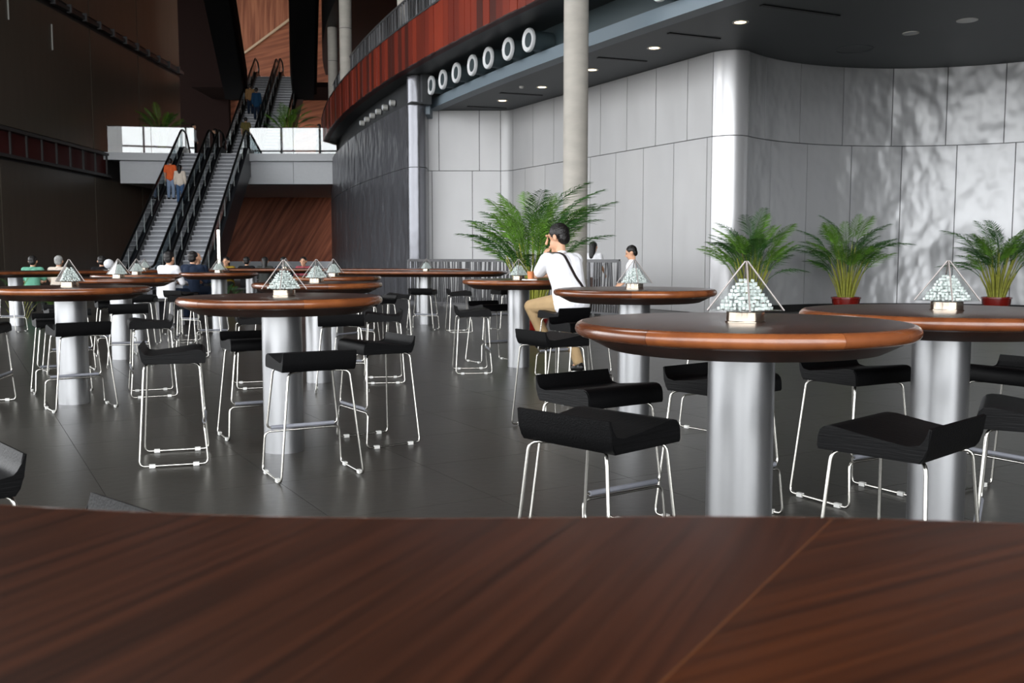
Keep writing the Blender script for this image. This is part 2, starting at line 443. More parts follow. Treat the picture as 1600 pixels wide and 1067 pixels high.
# dark hammered convex wall with rounded end, upper set-back
cv = curve_pts(56, 30.55, .97, 60)
E0 = Vector(cv[-1]); tt = (E0 - Vector(cv[-2])).normalized(); ln = Vector((-tt.y, tt.x)); pc = E0 + ln * .3
pa = math.degrees(math.atan2(-ln.y, -ln.x)) % 360
rc = arc(pc, .3, pa, 360, 16) + [(pc.x + .3, 31.3)]
clad_wall('wall_convex', 'dark hammered metal wall curving away beside the escalators', cv, TIERS(.9, 1.6), 1.9, M['slate'], sub=8)
clad_wall('wall_pilaster', 'rounded shiny grey metal pilaster ending the dark curved wall', rc, [(0, 4.1, 9), (4.1, 6.9, 9)], 9, M['pilaster'], sub=40)
cvu = curve_pts(56, 30.1, .62, 50)
tag(obj('wall_upper_band', strip(cvu, offset_pl(cvu, .3), 6.0, 6.92), M['grey_dark']), 'smooth dark grey wall strip set back above the curved wall', 'wall', kind='structure')
tag(obj('trim_1', strip(curve_pts(56, 30.1, .97, 50), curve_pts(56, 30.1, .55, 50), 6.0, 6.05), M['grey_dark']), 'flat ledge on top of the dark curved wall', 'trim', kind='structure')
# six small spotlights in the set-back strip
for i in range(6):
    p = curve_pts(37.6 - i * .95, 30, .66, 1)[0]; th = theta(37.6 - i * .95)
    e = empty('spotlight', ['first', 'second', 'third', 'fourth', 'fifth', 'sixth'][i] + ' small wall spotlight from far end above dark curved wall', 'spotlight', (p[0], p[1], 6.45), 0, 'small spotlights above the curved wall')
    d = Vector((-math.cos(th), -math.sin(th), 0))
    obj('housing', tube([Vector((0, 0, 0)), d * .16], .1, 12), M['ringmetal'], e, 40)
    obj('lens', tube([d * .16, d * .18], .075, 12), M['white'], e, 40)

# soffit and fascia
ed = curve_pts(31.5, 6, 0, 60)
so = tag(obj('ceiling', prism(ed + [(20, 6), (20, 31.5)], 6.02, 6.3), M['soffit']), 'dark grey flat soffit over the silver recess', 'ceiling', kind='structure')
tag(obj('trim_2', strip(curve_pts(31.55, 6, .06, 60), curve_pts(31.55, 6, -.3, 60), 6.0, 6.29), M['bluegrey']), 'light blue grey edge strip along front of the soffit', 'trim', kind='structure')
fw = tag(obj('wall_fascia', strip(curve_pts(31.55, 6, -.22, 60), curve_pts(31.55, 6, -.5, 60), 6.29, 6.95), M['darkteal']), 'dark teal recessed fascia holding round white air nozzles', 'wall', kind='structure')
tag(obj('trim_3', strip(curve_pts(56, 6, 1.36, 80), curve_pts(56, 6, -1.5, 80), 6.9, 7.05), M['grey_dark']), 'dark grey underside of the red balcony', 'trim', kind='structure')
tag(obj('trim_4', B(-2.82, -2.55, 30.3, 31.3, 5.75, 6.9), M['bluegrey']), 'short blue grey return panel beside shiny pilaster', 'trim', kind='structure')

# red balcony band of upright panels
bl = curve_pts(56, 6, 1.38, 160)
band = tag(obj('trim_5', strip(offset_pl(bl, .03), offset_pl(bl, .25), 6.86, 8.09), M['leftred']), 'long curved balcony front clad in upright red panels', 'balcony', kind='structure')
cuts, f = resample(bl, .36)
for a, b in zip(cuts, cuts[1:]):
    q = [f(a + .006), f((a + b) / 2), f(b - .006)]
    t = random.choice((.0, .012, .02)); z = random.uniform(.0, .01)
    obj('red_panel', strip(offset_pl(q, -t), offset_pl(q, .05), 6.86 - z, 8.10), M['reds'][random.choice((0, 0, 1, 1, 2, 3, 5, 4))], band)
tag(obj('trim_6', strip(curve_pts(56, 6, 1.41, 100), curve_pts(56, 6, 1.1, 100), 8.10, 8.15), M['grey_dark']), 'thin dark coping on top of the red balcony front', 'trim', kind='structure')
tag(obj('floor_balcony', strip(curve_pts(56, 6, 1.15, 80), curve_pts(56, 6, -7, 80), 7.85, 8.0), M['grey_dark']), 'balcony floor behind the red front', 'floor', kind='structure')
tag(obj('wall_balcony_back', strip(curve_pts(56, 6, -5, 60), curve_pts(56, 6, -5.3, 60), 8.0, 20), M['grey_dark']), 'dark wall at the back of the balcony', 'wall', kind='structure')
tag(obj('ceiling_balcony', strip(curve_pts(56, 36, 1.3, 60), curve_pts(56, 36, -5, 60), 11.7, 16), M['black']), 'black soffit block hanging over far end of balcony', 'ceiling', kind='structure')
tag(obj('ceiling_balcony_near', strip(curve_pts(36, 6, .2, 60), curve_pts(36, 6, -5, 60), 12.4, 13), M['grey_dark']), 'dark ceiling over near end of balcony', 'ceiling', kind='structure')

# balcony railing: posts, top rail, upright slats
rl = curve_pts(46, 22, 1.0, 120)
br = empty('balcony_railing', 'dark slatted railing standing on the red balcony edge', 'railing')
obj('top_rail', tube([(x, y, 9.12) for x, y in rl], .045, 6), M['railing'], br, 40)
cuts, f = resample(rl, .115)
slat = {}
for a in cuts[1:-1]:
    x, y = f(a); x2, y2 = f(a + .01); an = math.atan2(y2 - y, x2 - x) + R(random.uniform(-25, 25)); tl = random.uniform(-.06, .06)
    bm = bmesh.new(); k = random.choice((.012, .016, .02))
    v = box(bm, -.035, .035, -k / 2, k / 2, 8.13, 9.1)
    for q in v:
        if q.co.z > 8.5: q.co.x += tl
    o = obj('slat', bm, M['railslat'], br, loc=(x, y, 0)); o.rotation_euler = (0, 0, an)

# concrete columns
def column(px, py, r, z0, z1, label):
    e = tag(obj('concrete_column', solid([(r, z0), (r, z1)], 40), M['concrete'], smooth=40, loc=(px, py, 0)), label, 'column', kind='structure')
    bmj = lathe([(r + .004, z0 + 2.2), (r + .004, z0 + 2.22)], 40)
    obj('joint_ring', bmj, M['joint'], e)
column(1.32, 20.22, .255, 0, 6.92, 'tall round concrete column behind the man in white shirt')
column(-3.6, 32.6, .2, 8.0, 13, 'pale concrete column rising behind red balcony, nearest of three')
column(-6.5, 38.4, .24, 8.0, 15, 'tall concrete column on balcony, middle of three')
column(-8.15, 44.6, .22, 8.0, 11.7, 'concrete column at far end of balcony, shortest of three')

# air nozzles on the fascia
def nozzle(y, label):
    p = curve_pts(y, 30, -.2, 1)[0]; th = theta(y); d = Vector((-math.cos(th), -math.sin(th), 0))
    e = empty('air_nozzle', label, 'air nozzle', (p[0], p[1], 6.53), 0, 'air nozzles along the fascia')
    q = d.to_track_quat('Z', 'Y')
    def add(n, bm, m):
        o = obj(n, bm, m, e, 40); o.rotation_euler = q.to_euler(); return o
    add('barrel', solid([(.235, 0), (.235, .62)], 32), M['darkteal'])
    add('rim', lathe([(.235, .55), (.28, .565), (.288, .61), (.27, .645), (.20, .632), (.13, .60)], 36), M['nozzle'])
    add('throat', solid([(.135, .5), (.135, .598)], 24), M['nozzle_in'])
    add('jet_cone', lathe([(.05, .598), (.06, .615), (.05, .62), (.04, .60)], 20), M['nozzle'])
ny = [29.9, 28.94, 27.93, 26.86, 25.9, 24.83, 23.84, 19.28]
nn = ['furthest round air nozzle, beside the shiny pilaster', 'second round air nozzle counted from pilaster', 'third round air nozzle counted from pilaster', 'fourth round air nozzle counted from pilaster',
      'fifth round air nozzle counted from pilaster', 'sixth round air nozzle counted from pilaster', 'biggest fully visible air nozzle, just left of concrete column', 'air nozzle right of concrete column, cut by top edge']
for y, l in zip(ny, nn): nozzle(y, l)

# downlights, slots and discs in the soffit
def downlight(x, y, lit, label):
    e = empty('downlight', label, 'downlight', (x, y, 6.02), 0, 'recessed soffit downlights')
    obj('trim_ring', lathe([(.17, 0), (.165, -.015), (.12, -.012), (.115, .0)], 28), M['ringmetal'], e, 40)
    bm = bmesh.new(); disc(bm, .12, -.006, 28); obj('lens', bm, M['lampglow'] if lit else M['white'], e)
    if lit:
        d = bpy.data.lights.new('downlight_lamp', 'SPOT'); d.energy = 60; d.spot_size = R(80); d.spot_blend = .8; d.color = (1, .88, .72); d.shadow_soft_size = .1
        o = bpy.data.objects.new('downlight_lamp', d); COL.objects.link(o); o.parent = e; o.location = (0, 0, -.05)
for x, y, k, l in [(-.29, 29.37, 1, 'furthest lit downlight in soffit above recess wall'), (.83, 27.08, 1, 'lit soffit downlight just left of concrete column top'), (2.01, 24.63, 1, 'lit soffit downlight just right of concrete column'),
                   (3.2, 22.11, 1, 'warm lit downlight in soffit between two slots'), (4.58, 19.74, 1, 'brightest warm downlight above rounded wall corner'), (8.39, 20.68, 0, 'unlit downlight with shiny rim over concave bay')]:
    downlight(x, y, k, l)
tag(obj('speaker_disc', solid([(.2, -.012), (.2, .0)], 28), M['ringmetal'], smooth=40, loc=(9.06, 19.59, 6.02)), 'flat white ceiling speaker disc over concave bay', 'speaker')
tag(obj('access_hatch', lathe([(.42, 0), (.42, -.015), (.40, -.015), (.40, 0)], 36), M['soffit'], smooth=40, loc=(7.76, 22.24, 6.02)), 'dark round access hatch ring in the soffit', 'hatch')
tag(obj('smoke_detector', solid([(.07, 0), (.06, -.05), (.03, -.06)][::-1], 16), M['ringmetal'], smooth=40, loc=(.26, 26.98, 6.02)), 'small white smoke detector beside the far downlights', 'detector')
for (a, b), l in zip([((-.33, 28.02), (.88, 28.46)), ((-1.4, 30.48), (-.18, 30.86)), ((3.29, 20.68), (4.48, 21.22)), ((2.02, 23.15), (3.23, 23.6)), ((4.66, 18.42), (6.38, 19.23))],
                     ['dark air slot second from far end of soffit', 'dark air slot at far end of soffit', 'dark air slot near the brightest downlight', 'dark air slot right of the concrete column', 'longest dark air slot above the rounded corner']):
    a, b = Vector(a), Vector(b); t = (b - a).normalized(); n = Vector((-t.y, t.x)) * .05
    pts = [a + n, b + n, b - n, a - n]
    e = tag(obj('air_slot', prism([tuple(p) for p in pts], 6.0, 6.02), M['black']), l, 'vent', 'air slots in the soffit')

# ---- left dark wall
LX = -19.3
wl = tag(obj('wall_left', B(LX - .4, LX - .06, 33, 57, 0, 20), M['leftframe']), 'huge dark glazed side wall left of the escalators', 'wall', kind='structure')
for y0, y1 in [(33, 36.6), (36.6, 44.9), (44.9, 50.6), (50.6, 56.9)]:
    for z0, z1 in [(.0, 5.05), (6.3, 11.75), (12.25, 20)]:
        obj('glass_panel', B(LX - .06, LX, y0 + .05, y1 - .05, z0 + .03, z1 - .03), M['leftglass'], wl)
cw = empty('wall_catwalk', 'dark ladder-like service rail along the left wall', 'catwalk')
for z in (5.15, 6.15):
    obj('rail', B(LX, LX + .28, 33, 46.2, z - .05, z + .07), M['leftframe'], cw)
obj('infill', B(LX, LX + .03, 33, 46.2, 5.2, 6.1), M['leftred'], cw)
for i in range(11):
    obj('upright', B(LX + .15, LX + .22, 33.3 + i * 1.25, 33.38 + i * 1.25, 5.2, 6.1), M['leftframe'], cw)
cw2 = empty('wall_truss', 'thin dark rail high on the left wall', 'rail')
obj('rail', B(LX, LX + .22, 33, 57, 11.9, 12.08), M['leftframe'], cw2)
for i in range(16): obj('bracket', B(LX + .1, LX + .3, 33.5 + i * 1.5, 33.62 + i * 1.5, 11.84, 12.2), M['railing'], cw2)
for y, z0, z1, l in [(37.7, 10.4, 11.6, 'thin pale reflection of hanging light on left wall, topmost'), (41.2, 10.0, 11.05, 'thin pale reflection of hanging light on left wall, right of topmost')]:
    tag(obj('light_or_reflection_tube', tube([(LX + .02, y, z0), (LX + .02, y, z1)], .03, 8), M['ringmetal']), l, 'reflection', 'light reflections on the left wall')  # reflections of hanging lights, shaped as thin pale rods
tag(obj('wall_return', B(-32.4, LX - .05, 32.7, 33.0, 0, 20), M['leftframe']), 'dark wall turning away beyond the left edge', 'wall', kind='structure')
# ---- back walls
tag(obj('wall_back_low', B(-20, -4, 57, 57.3, 1.1, 6.0), M['woodwall']), 'reddish brown wood wall with slanting boards under the bridge', 'wall', kind='structure')
tag(obj('trim_7', B(-20, -4, 56.9, 57.3, 0, 1.1), M['palegrey']), 'pale plinth under slanting wood wall', 'trim', kind='structure')
tag(obj('wall_back', B(-33, -4, 66, 66.4, 6, 20.4), M['woodwall_h']), 'brown wood back wall above the upper escalators', 'wall', kind='structure')
def back_poly(name, pts, m, label, y=65.9):
    bm = bmesh.new(); a = [bm.verts.new((x, y, z)) for x, z in pts]; b = [bm.verts.new((x, 66.02, z)) for x, z in pts]
    bm.faces.new(a); bm.faces.new(b[::-1]); n = len(pts)
    for i in range(n): bm.faces.new((a[i], a[(i + 1) % n], b[(i + 1) % n], b[i]))
    return tag(obj(name, bm, m), label, 'wall', kind='structure')
back_poly('wall_back_upper', [(-21, 13.1), (-18.05, 14.95), (-15.4, 16.85), (-11.0, 20.1), (-11, 20.4), (-21, 20.4)], M['woodwall_v'], 'upper back wall of fine upright brown slats')
back_poly('trim_8', [(-18.3, 14.70), (-11.0, 19.93), (-11, 20.1), (-18.3, 14.86)], M['trimline'], 'thin pale slanting trim line on the back wall', 65.85)
tag(obj('wall_back_dark', B(-33, -19.0, 65.5, 65.95, 6, 20.4), M['darkwall']), 'near black maroon wall left of the wood slats', 'wall', kind='structure')
# ---- bridge
BY = 46.55
tag(obj('floor_bridge', prism([(-20, 45.9), (-15.2, 46.5), (-8.4, BY), (-4, BY), (-4, 66), (-20, 66)], 6.0, 6.22), M['palegrey']), 'bridge floor where the lower escalators land', 'floor', kind='structure')
def bridge_run(nm, x0, x1, ya, yb, label, label2):
    d = (yb - ya) / (x1 - x0)
    f_ = lambda x: ya + d * (x - x0)
    t = tag(obj(nm, prism([(x0, ya), (x1, yb), (x1, yb + .4), (x0, ya + .4)], 5.93, 6.28), M['white']), label, 'trim', kind='structure')
    t2 = tag(obj(nm.replace('trim', 'wall_bridge'), prism([(x0 + .6, f_(x0 + .6) + .42), (x1, yb + .42), (x1, yb + .8), (x0 + .6, f_(x0 + .6) + .8)], 4.85, 5.93), M['joint']), label2, 'wall', kind='structure')
    n = max(1, int((x1 - x0 - .6) / 1.9)); w = (x1 - x0 - .6) / n
    for i in range(n):
        a = x0 + .6 + i * w + .01; b = a + w - .02
        obj('panel', prism([(a, f_(a) + .36), (b, f_(b) + .36), (b, f_(b) + .44), (a, f_(a) + .44)], 4.86, 5.92), M['white'], t2)
bridge_run('trim_9', -19.3, -15.55, 45.85, 46.45, 'white edge strip of bridge left of the escalators', 'white panelled bridge side left of the escalators')
bridge_run('trim_10', -13.4, -8.3, 46.5, 46.5, 'white edge strip of bridge right of the escalators', 'white panelled bridge side right of the escalators')
tag(obj('ceiling_bridge', prism([(-18.6, 47.1), (-8.4, 47.1), (-8.4, 57), (-18.6, 57)], 4.86, 5.0), M['palegrey']), 'pale soffit under the bridge', 'ceiling', kind='structure')
def balustrade(label, x0, x1, ya, yb, n):
    e = empty('glass_balustrade', label, 'balustrade')
    for i in range(n):
        a = x0 + (x1 - x0) * i / n + .01; b = x0 + (x1 - x0) * (i + 1) / n - .01
        fy = lambda x: ya + (yb - ya) * (x - x0) / (x1 - x0) + .12
        obj('glass_pane', prism([(a, fy(a)), (b, fy(b)), (b, fy(b) + .014), (a, fy(a) + .014)], 6.28, 7.5), M['pane'], e)
    obj('top_rail', tube([(x0, ya + .127, 7.51), (x1, yb + .127, 7.51)], .016, 6), M['railing'], e)
balustrade('bright reflecting glass balustrade on bridge left of the escalators', -19.1, -15.2, 45.85, 46.47, 2)
balustrade('bright reflecting glass balustrade on bridge right of the escalators', -12.55, -8.4, 46.5, 46.5, 2)

# black inclined trusses overhead
def truss(label, p0, p1, w, h):
    p0, p1 = Vector(p0), Vector(p1); t = p1 - p0
    e = empty('overhead_truss', label, 'truss')
    bm = bmesh.new(); side = Vector((1, 0, 0)) * w / 2; up = Vector((0, 0, h))
    v = [bm.verts.new(q) for q in (p0 - side, p0 + side, p1 + side, p1 - side, p0 - side + up + Vector((0, -.6, 0)), p0 + side + up + Vector((0, -.6, 0)), p1 + side + up, p1 - side + up)]
    for f_ in ((0, 1, 2, 3), (4, 7, 6, 5), (0, 4, 5, 1), (1, 5, 6, 2), (2, 6, 7, 3), (3, 7, 4, 0)): bm.faces.new([v[i] for i in f_])
    obj('body', bm, M['blackmat'], e)
    bm = bmesh.new(); o = Vector((w / 2 + .01, 0, .15)); o2 = Vector((w / 2 + .16, 0, .15)); q0 = p0 + t * .02; q1 = p1
    v = [bm.verts.new(q) for q in (q0 + o, q0 + o2, q1 + o2, q1 + o, q0 + o + up, q0 + o2 + up, q1 + o2 + up, q1 + o + up)]
    for f_ in ((0, 1, 2, 3), (4, 7, 6, 5), (0, 4, 5, 1), (1, 5, 6, 2), (2, 6, 7, 3), (3, 7, 4, 0)): bm.faces.new([v[i] for i in f_])
    obj('side_cladding', bm, M['darkwall'], e)
truss('black escalator underside hanging over the left upper escalator', (-15.85, 56.0, 10.35), (-12.6, 40.6, 14.3), 1.15, 1.3)
truss('black escalator underside hanging over the right of the upper escalators', (-11.95, 56.0, 10.35), (-8.6, 40.6, 14.3), 1.2, 1.3)

# atrium shell, facade
bm = bmesh.new()
for b_ in ((-33, 20, -8.5, SK[2], 20, 20.4), (-33, 20, SK[3], 67, 20, 20.4), (-33, SK[0], SK[2], SK[3], 20, 20.4), (SK[1], 20, SK[2], SK[3], 20, 20.4)): box(bm, *b_)
tag(obj('ceiling_atrium', bm, M['ceil']), 'dark atrium ceiling high overhead with an added skylight opening', 'ceiling', kind='structure')
sk = tag(obj('window_added', B(SK[0], SK[1], SK[2] - .1, SK[2], 20.4, 20.6), M['frame']), 'unseen skylight added to light the bridge and escalators', 'window', kind='structure')  # added out of view to brighten the bridge and escalators
for i in range(1, 6):
    x = SK[0] + (SK[1] - SK[0]) * i / 6; obj('glazing_bar', B(x - .06, x + .06, SK[2], SK[3], 20.1, 20.3), M['frame'], sk)
tag(obj('wall_back_end', B(-33, 20, 66.4, 66.8, 0, 20.4), M['darkwall']), 'dark end wall of the hall', 'wall', kind='structure')
fa = tag(obj('window_1', B(FAC_X0, FAC_X1, FAC_Y - .3, FAC_Y, FAC_Z, 20), M['frame']), 'tall glazed facade behind the viewer', 'window', kind='structure')
for i in range(13):
    x = FAC_X0 + (FAC_X1 - FAC_X0) * i / 12; obj('mullion', B(x - .09, x + .09, FAC_Y - .3, FAC_Y, 0, FAC_Z), M['frame'], fa)
for z in (0.1, 4.2, 8.4, 12.4): obj('transom', B(FAC_X0, FAC_X1, FAC_Y - .25, FAC_Y - .05, z - .08, z + .08), M['frame'], fa)
fb = tag(obj('window_2', B(LEFT_X - .3, LEFT_X, FAC_Y, LEFT_Y1, FAC_Z, 20), M['frame']), 'tall glazed facade beyond the left edge', 'window', kind='structure')
for i in range(11):
    y = FAC_Y + (LEFT_Y1 - FAC_Y) * i / 10; obj('mullion', B(LEFT_X - .3, LEFT_X, y - .09, y + .09, 0, FAC_Z), M['frame'], fb)
for z in (0.1, 4.2, 8.4, 12.4): obj('transom', B(LEFT_X - .25, LEFT_X - .05, FAC_Y, LEFT_Y1, z - .08, z + .08), M['frame'], fb)
tag(obj('ground', B(-150, 150, -150, 100, -.5, -.35), M['ground']), 'outdoor paving outside the glazed facade', 'ground', kind='structure')

# ---- mid railing with irregular slats
ra, rb = Vector((-2.95, 27.4, 0)), Vector((2.3, 20.6, 0))
mr_ = empty('slatted_railing', 'dark metal railing with crooked slats in front of silver wall', 'railing')
t = (rb - ra).normalized(); n = Vector((-t.y, t.x, 0)); L_ = (rb - ra).length
obj('top_rail', tube([ra + Vector((0, 0, 1.24)), rb + Vector((0, 0, 1.24))], .05, 4, flat=(.7, 1)), M['railing'], mr_)
obj('bottom_rail', tube([ra + Vector((0, 0, .1)), rb + Vector((0, 0, .1))], .03, 4), M['railing'], mr_)
for i in range(6):
    p = ra + t * L_ * i / 5; obj('post', B(-.03, .03, -.03, .03, 0, 1.24), M['railing'], mr_, loc=p)
s = .06
while s < L_ - .05:
    p = ra + t * s; a = random.uniform(-.09, .09); w = random.uniform(.012, .022)
    bm = bmesh.new(); v = box(bm, -w, w, -.012, .012, .1, 1.22)
    for q in v:
        if q.co.z > .6: q.co.x += a
    o = obj('slat', bm, M['railslat'], mr_, loc=p); o.rotation_euler = (0, 0, math.atan2(t.y, t.x)); s += random.uniform(.06, .1)

# ================================================================== ESCALATORS
def escalator(label, x, y, z, rise, yaw, dark_side):
    run = rise / math.tan(R(30)); n = int(round(rise / .2)); dz = rise / n; dy = run / n
    e = empty('escalator', label, 'escalator', (x, y, z), yaw, 'escalators up to the bridge and beyond')
    bm = bmesh.new(); sp_ = [(0, 0), (.004, -.03), (.05, -.09), (.075, -.15), (.085, -.27), (dy + .1, -.27), (dy + .1, 0)]
    va = [bm.verts.new((-.5, q[0], q[1])) for q in sp_]; vb = [bm.verts.new((.5, q[0], q[1])) for q in sp_]
    bm.faces.new(va); bm.faces.new(vb[::-1])
    for q in range(7): bm.faces.new((va[q], va[(q + 1) % 7], vb[(q + 1) % 7], vb[q]))
    # lower riser darker: its own grey, with shade put into the colour
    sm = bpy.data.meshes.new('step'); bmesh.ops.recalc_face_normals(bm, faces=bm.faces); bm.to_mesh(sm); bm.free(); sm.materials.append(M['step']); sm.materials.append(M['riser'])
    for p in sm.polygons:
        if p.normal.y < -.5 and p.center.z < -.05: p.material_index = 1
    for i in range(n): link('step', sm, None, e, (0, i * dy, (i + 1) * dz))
    obj('landing_plate', B(-.5, .5, run, run + 1.3, rise - .1, rise + .005), M['step'], e)
    obj('landing_plate', B(-.5, .5, -1.2, 0, -.02, .012), M['step'], e)
    def poly(nm, pts, x0, x1, m):
        bm = bmesh.new(); a = [bm.verts.new((x0, p[0], p[1])) for p in pts]; b = [bm.verts.new((x1, p[0], p[1])) for p in pts]
        bm.faces.new(a); bm.faces.new(b[::-1]); k = len(pts)
        for i in range(k): bm.faces.new((a[i], a[(i + 1) % k], b[(i + 1) % k], b[i]))
        return obj(nm, bm, m, e)
    for s in (-1, 1):
        xi, xo = s * .505, s * .74
        poly('skirt', [(-1.0, 0), (-1.0, .2), (-.2, .22), (run - .1, rise + .34), (run + 1.2, rise + .3), (run + 1.2, rise - .2), (run, rise - .25), (.2, -.0)], xi, s * .56, M['rubber'])
        poly('cladding', [(-1.1, 0.0), (-1.1, .16), (-.25, .18), (run - .1, rise + .30), (run + 1.2, rise + .26), (run + 1.2, rise - 1.0), (run + .2, rise - 1.05), (1.6, 0.0)], s * .56, xo, dark_side)
        # glass in panels with joints between
        k = max(3, int(run / 1.15))
        for i in range(k):
            a, b = -.2 + (run + .2) * i / k + .012, -.2 + (run + .2) * (i + 1) / k - .012
            fz = lambda q: .2 + (rise + .12) * (q + .2) / (run + .2)
            poly('glass_panel', [(a, fz(a)), (b, fz(b)), (b, fz(b) + .78), (a, fz(a) + .78)], s * .615, s * .63, M['escglass'])
            poly('joint_strip', [(b - .0, fz(b)), (b + .034, fz(b) + .01), (b + .034, fz(b) + .78), (b, fz(b) + .78)], s * .61, s * .635, M['ringmetal'])
        path = round_path([(s * .622, -.9, .30), (s * .622, -1.25, .55), (s * .622, -1.15, .95), (s * .622, -.3, 1.0), (s * .622, run - .1, rise + 1.13), (s * .622, run + 1.0, rise + 1.08), (s * .622, run + 1.35, rise + .75), (s * .622, run + 1.1, rise + .3)], .3, 6)
        obj('handrail', tube(path, .05, 8), M['rubber'], e, 60)
    return e
EY = math.atan(.115)
escalator('lower left escalator with two riders, rising to the bridge', -13.75, 35.45, 0, 6.22, EY, M['cladding'])
escalator('lower right empty escalator rising to the bridge', -12.05, 35.6, 0, 6.22, EY, M['cladding'])
escalator('upper left escalator carrying people above the bridge', -13.75, 49.2, 6.22, 6.0, EY, M['black'])
escalator('upper right empty escalator above the bridge', -12.24, 49.2, 6.22, 6.0, EY, M['black'])
tag(obj('floor_upper', B(-20, -6, 60.95, 66, 11.9, 12.2), M['darkwall']), 'upper landing at the head of the upper escalators', 'floor', kind='structure')

# ================================================================== TABLES
PROF = [(-.012, 0.0), (-.003, -.004), (.0, -.012)]
def rim_profile(r):
    p = [(r - .03, 0.0)]
    for k in range(9):
        a = R(90 - 180 * k / 8); p.append((r - .032 + .032 * math.cos(a), -.029 + .029 * math.sin(a)))
    p += [(r - .045, -.062), (r - .05, -.03)]
    return p
def make_table(label, x, y, seedk, dia=1.35, H=1.05, cat='table', group='round bar tables'):
    r = dia / 2; e = empty('round_table', label, cat, (x, y, 0), R(seedk * 47), group)
    obj('table_top', solid([(r - .032, H - .03), (r - .031, H - .0005), (r - .034, H)], 72), M['top'], e, 30)
    ns = 6
    for i in range(ns):
        o = obj('rim_segment', lathe([(a, b + H) for a, b in rim_profile(r)], 12, R(i * 60 + .05), R((i + 1) * 60 - .05), caps=True), M['rims'][(i * 2 + seedk) % 3], e, 50)
    obj('underside', lathe([(r - .04, H - .05), (r - .045, H - .062), (r * .80, H - .108), (r * .76, H - .112), (.12, H - .112)], 64), M['under'], e, 30)
    obj('column', solid([(.133, .0), (.133, H - .11)], 56), M['steel'], e, 40)
    return e
TAB = {
 'T1': (.93, 3.87, 'large round wooden table right of centre, closest to foreground tabletop'),
 'T2': (2.11, 4.70, 'round wooden table cut by right edge of picture'),
 'T3': (1.02, 8.01, 'round wooden table in front of the seated man, pyramid lamp beside boy'),
 'T4': (.08, 11.52, 'round wooden table where the man in white shirt leans'),
 'T5': (-1.55, 6.45, 'round wooden table centre-left with stools all around'),
 'T6': (-3.95, 8.59, 'round wooden table at left edge of picture'),
 'T7': (-5.05, 12.4, 'round wooden table directly behind the left edge table'),
 'T8': (-5.85, 15.0, 'round wooden table furthest back of the three in left row'),
 'T9': (-5.15, 16.91, 'small-looking distant round table in front of the escalator foot'),
 'T11': (-2.04, 10.09, 'round wooden table directly behind the centre-left table'),
 'T12': (-2.52, 13.53, 'round wooden table third in the centre-left row'),
}
for i, (k, (x, y, l)) in enumerate(TAB.items()): make_table(l, x, y, i + 1)

def smooth_closed(pts, n=6):
    out = []; k = len(pts)
    for i in range(k):
        p0, p1, p2, p3 = [Vector(pts[(i + j - 1) % k]) for j in range(4)]
        for q in range(n):
            t = q / n
            out.append(tuple(.5 * ((2 * p1) + (p2 - p0) * t + (2 * p0 - 5 * p1 + 4 * p2 - p3) * t * t + (3 * p1 - p0 - 3 * p2 + p3) * t ** 3)))
    return out
def area2(p): return sum(a[0] * b[1] - b[0] * a[1] for a, b in zip(p, p[1:] + p[:1]))
def ring_slab(outline, prof, bm=None):
    """sweep a (inset, z) profile round a closed counter-clockwise outline"""
    bm = bm or bmesh.new(); k = len(outline); nr = []
    for i in range(k):
        a, b = Vector(outline[i - 1]), Vector(outline[(i + 1) % k]); t = (b - a).normalized(); nr.append(Vector((-t.y, t.x)))
    rows = [[bm.verts.new((p[0] + nr[i].x * d, p[1] + nr[i].y * d, z)) for i, p in enumerate(outline)] for d, z in prof]
    for A, C in zip(rows, rows[1:]):
        for i in range(k): bm.faces.new((A[i], A[(i + 1) % k], C[(i + 1) % k], C[i]))
    return bm, rows
RIMP = [(.03, 0.0)] + [(.032 - .032 * math.cos(R(90 - 180 * k / 8)), -.029 + .029 * math.sin(R(90 - 180 * k / 8))) for k in range(9)] + [(.045, -.062)]
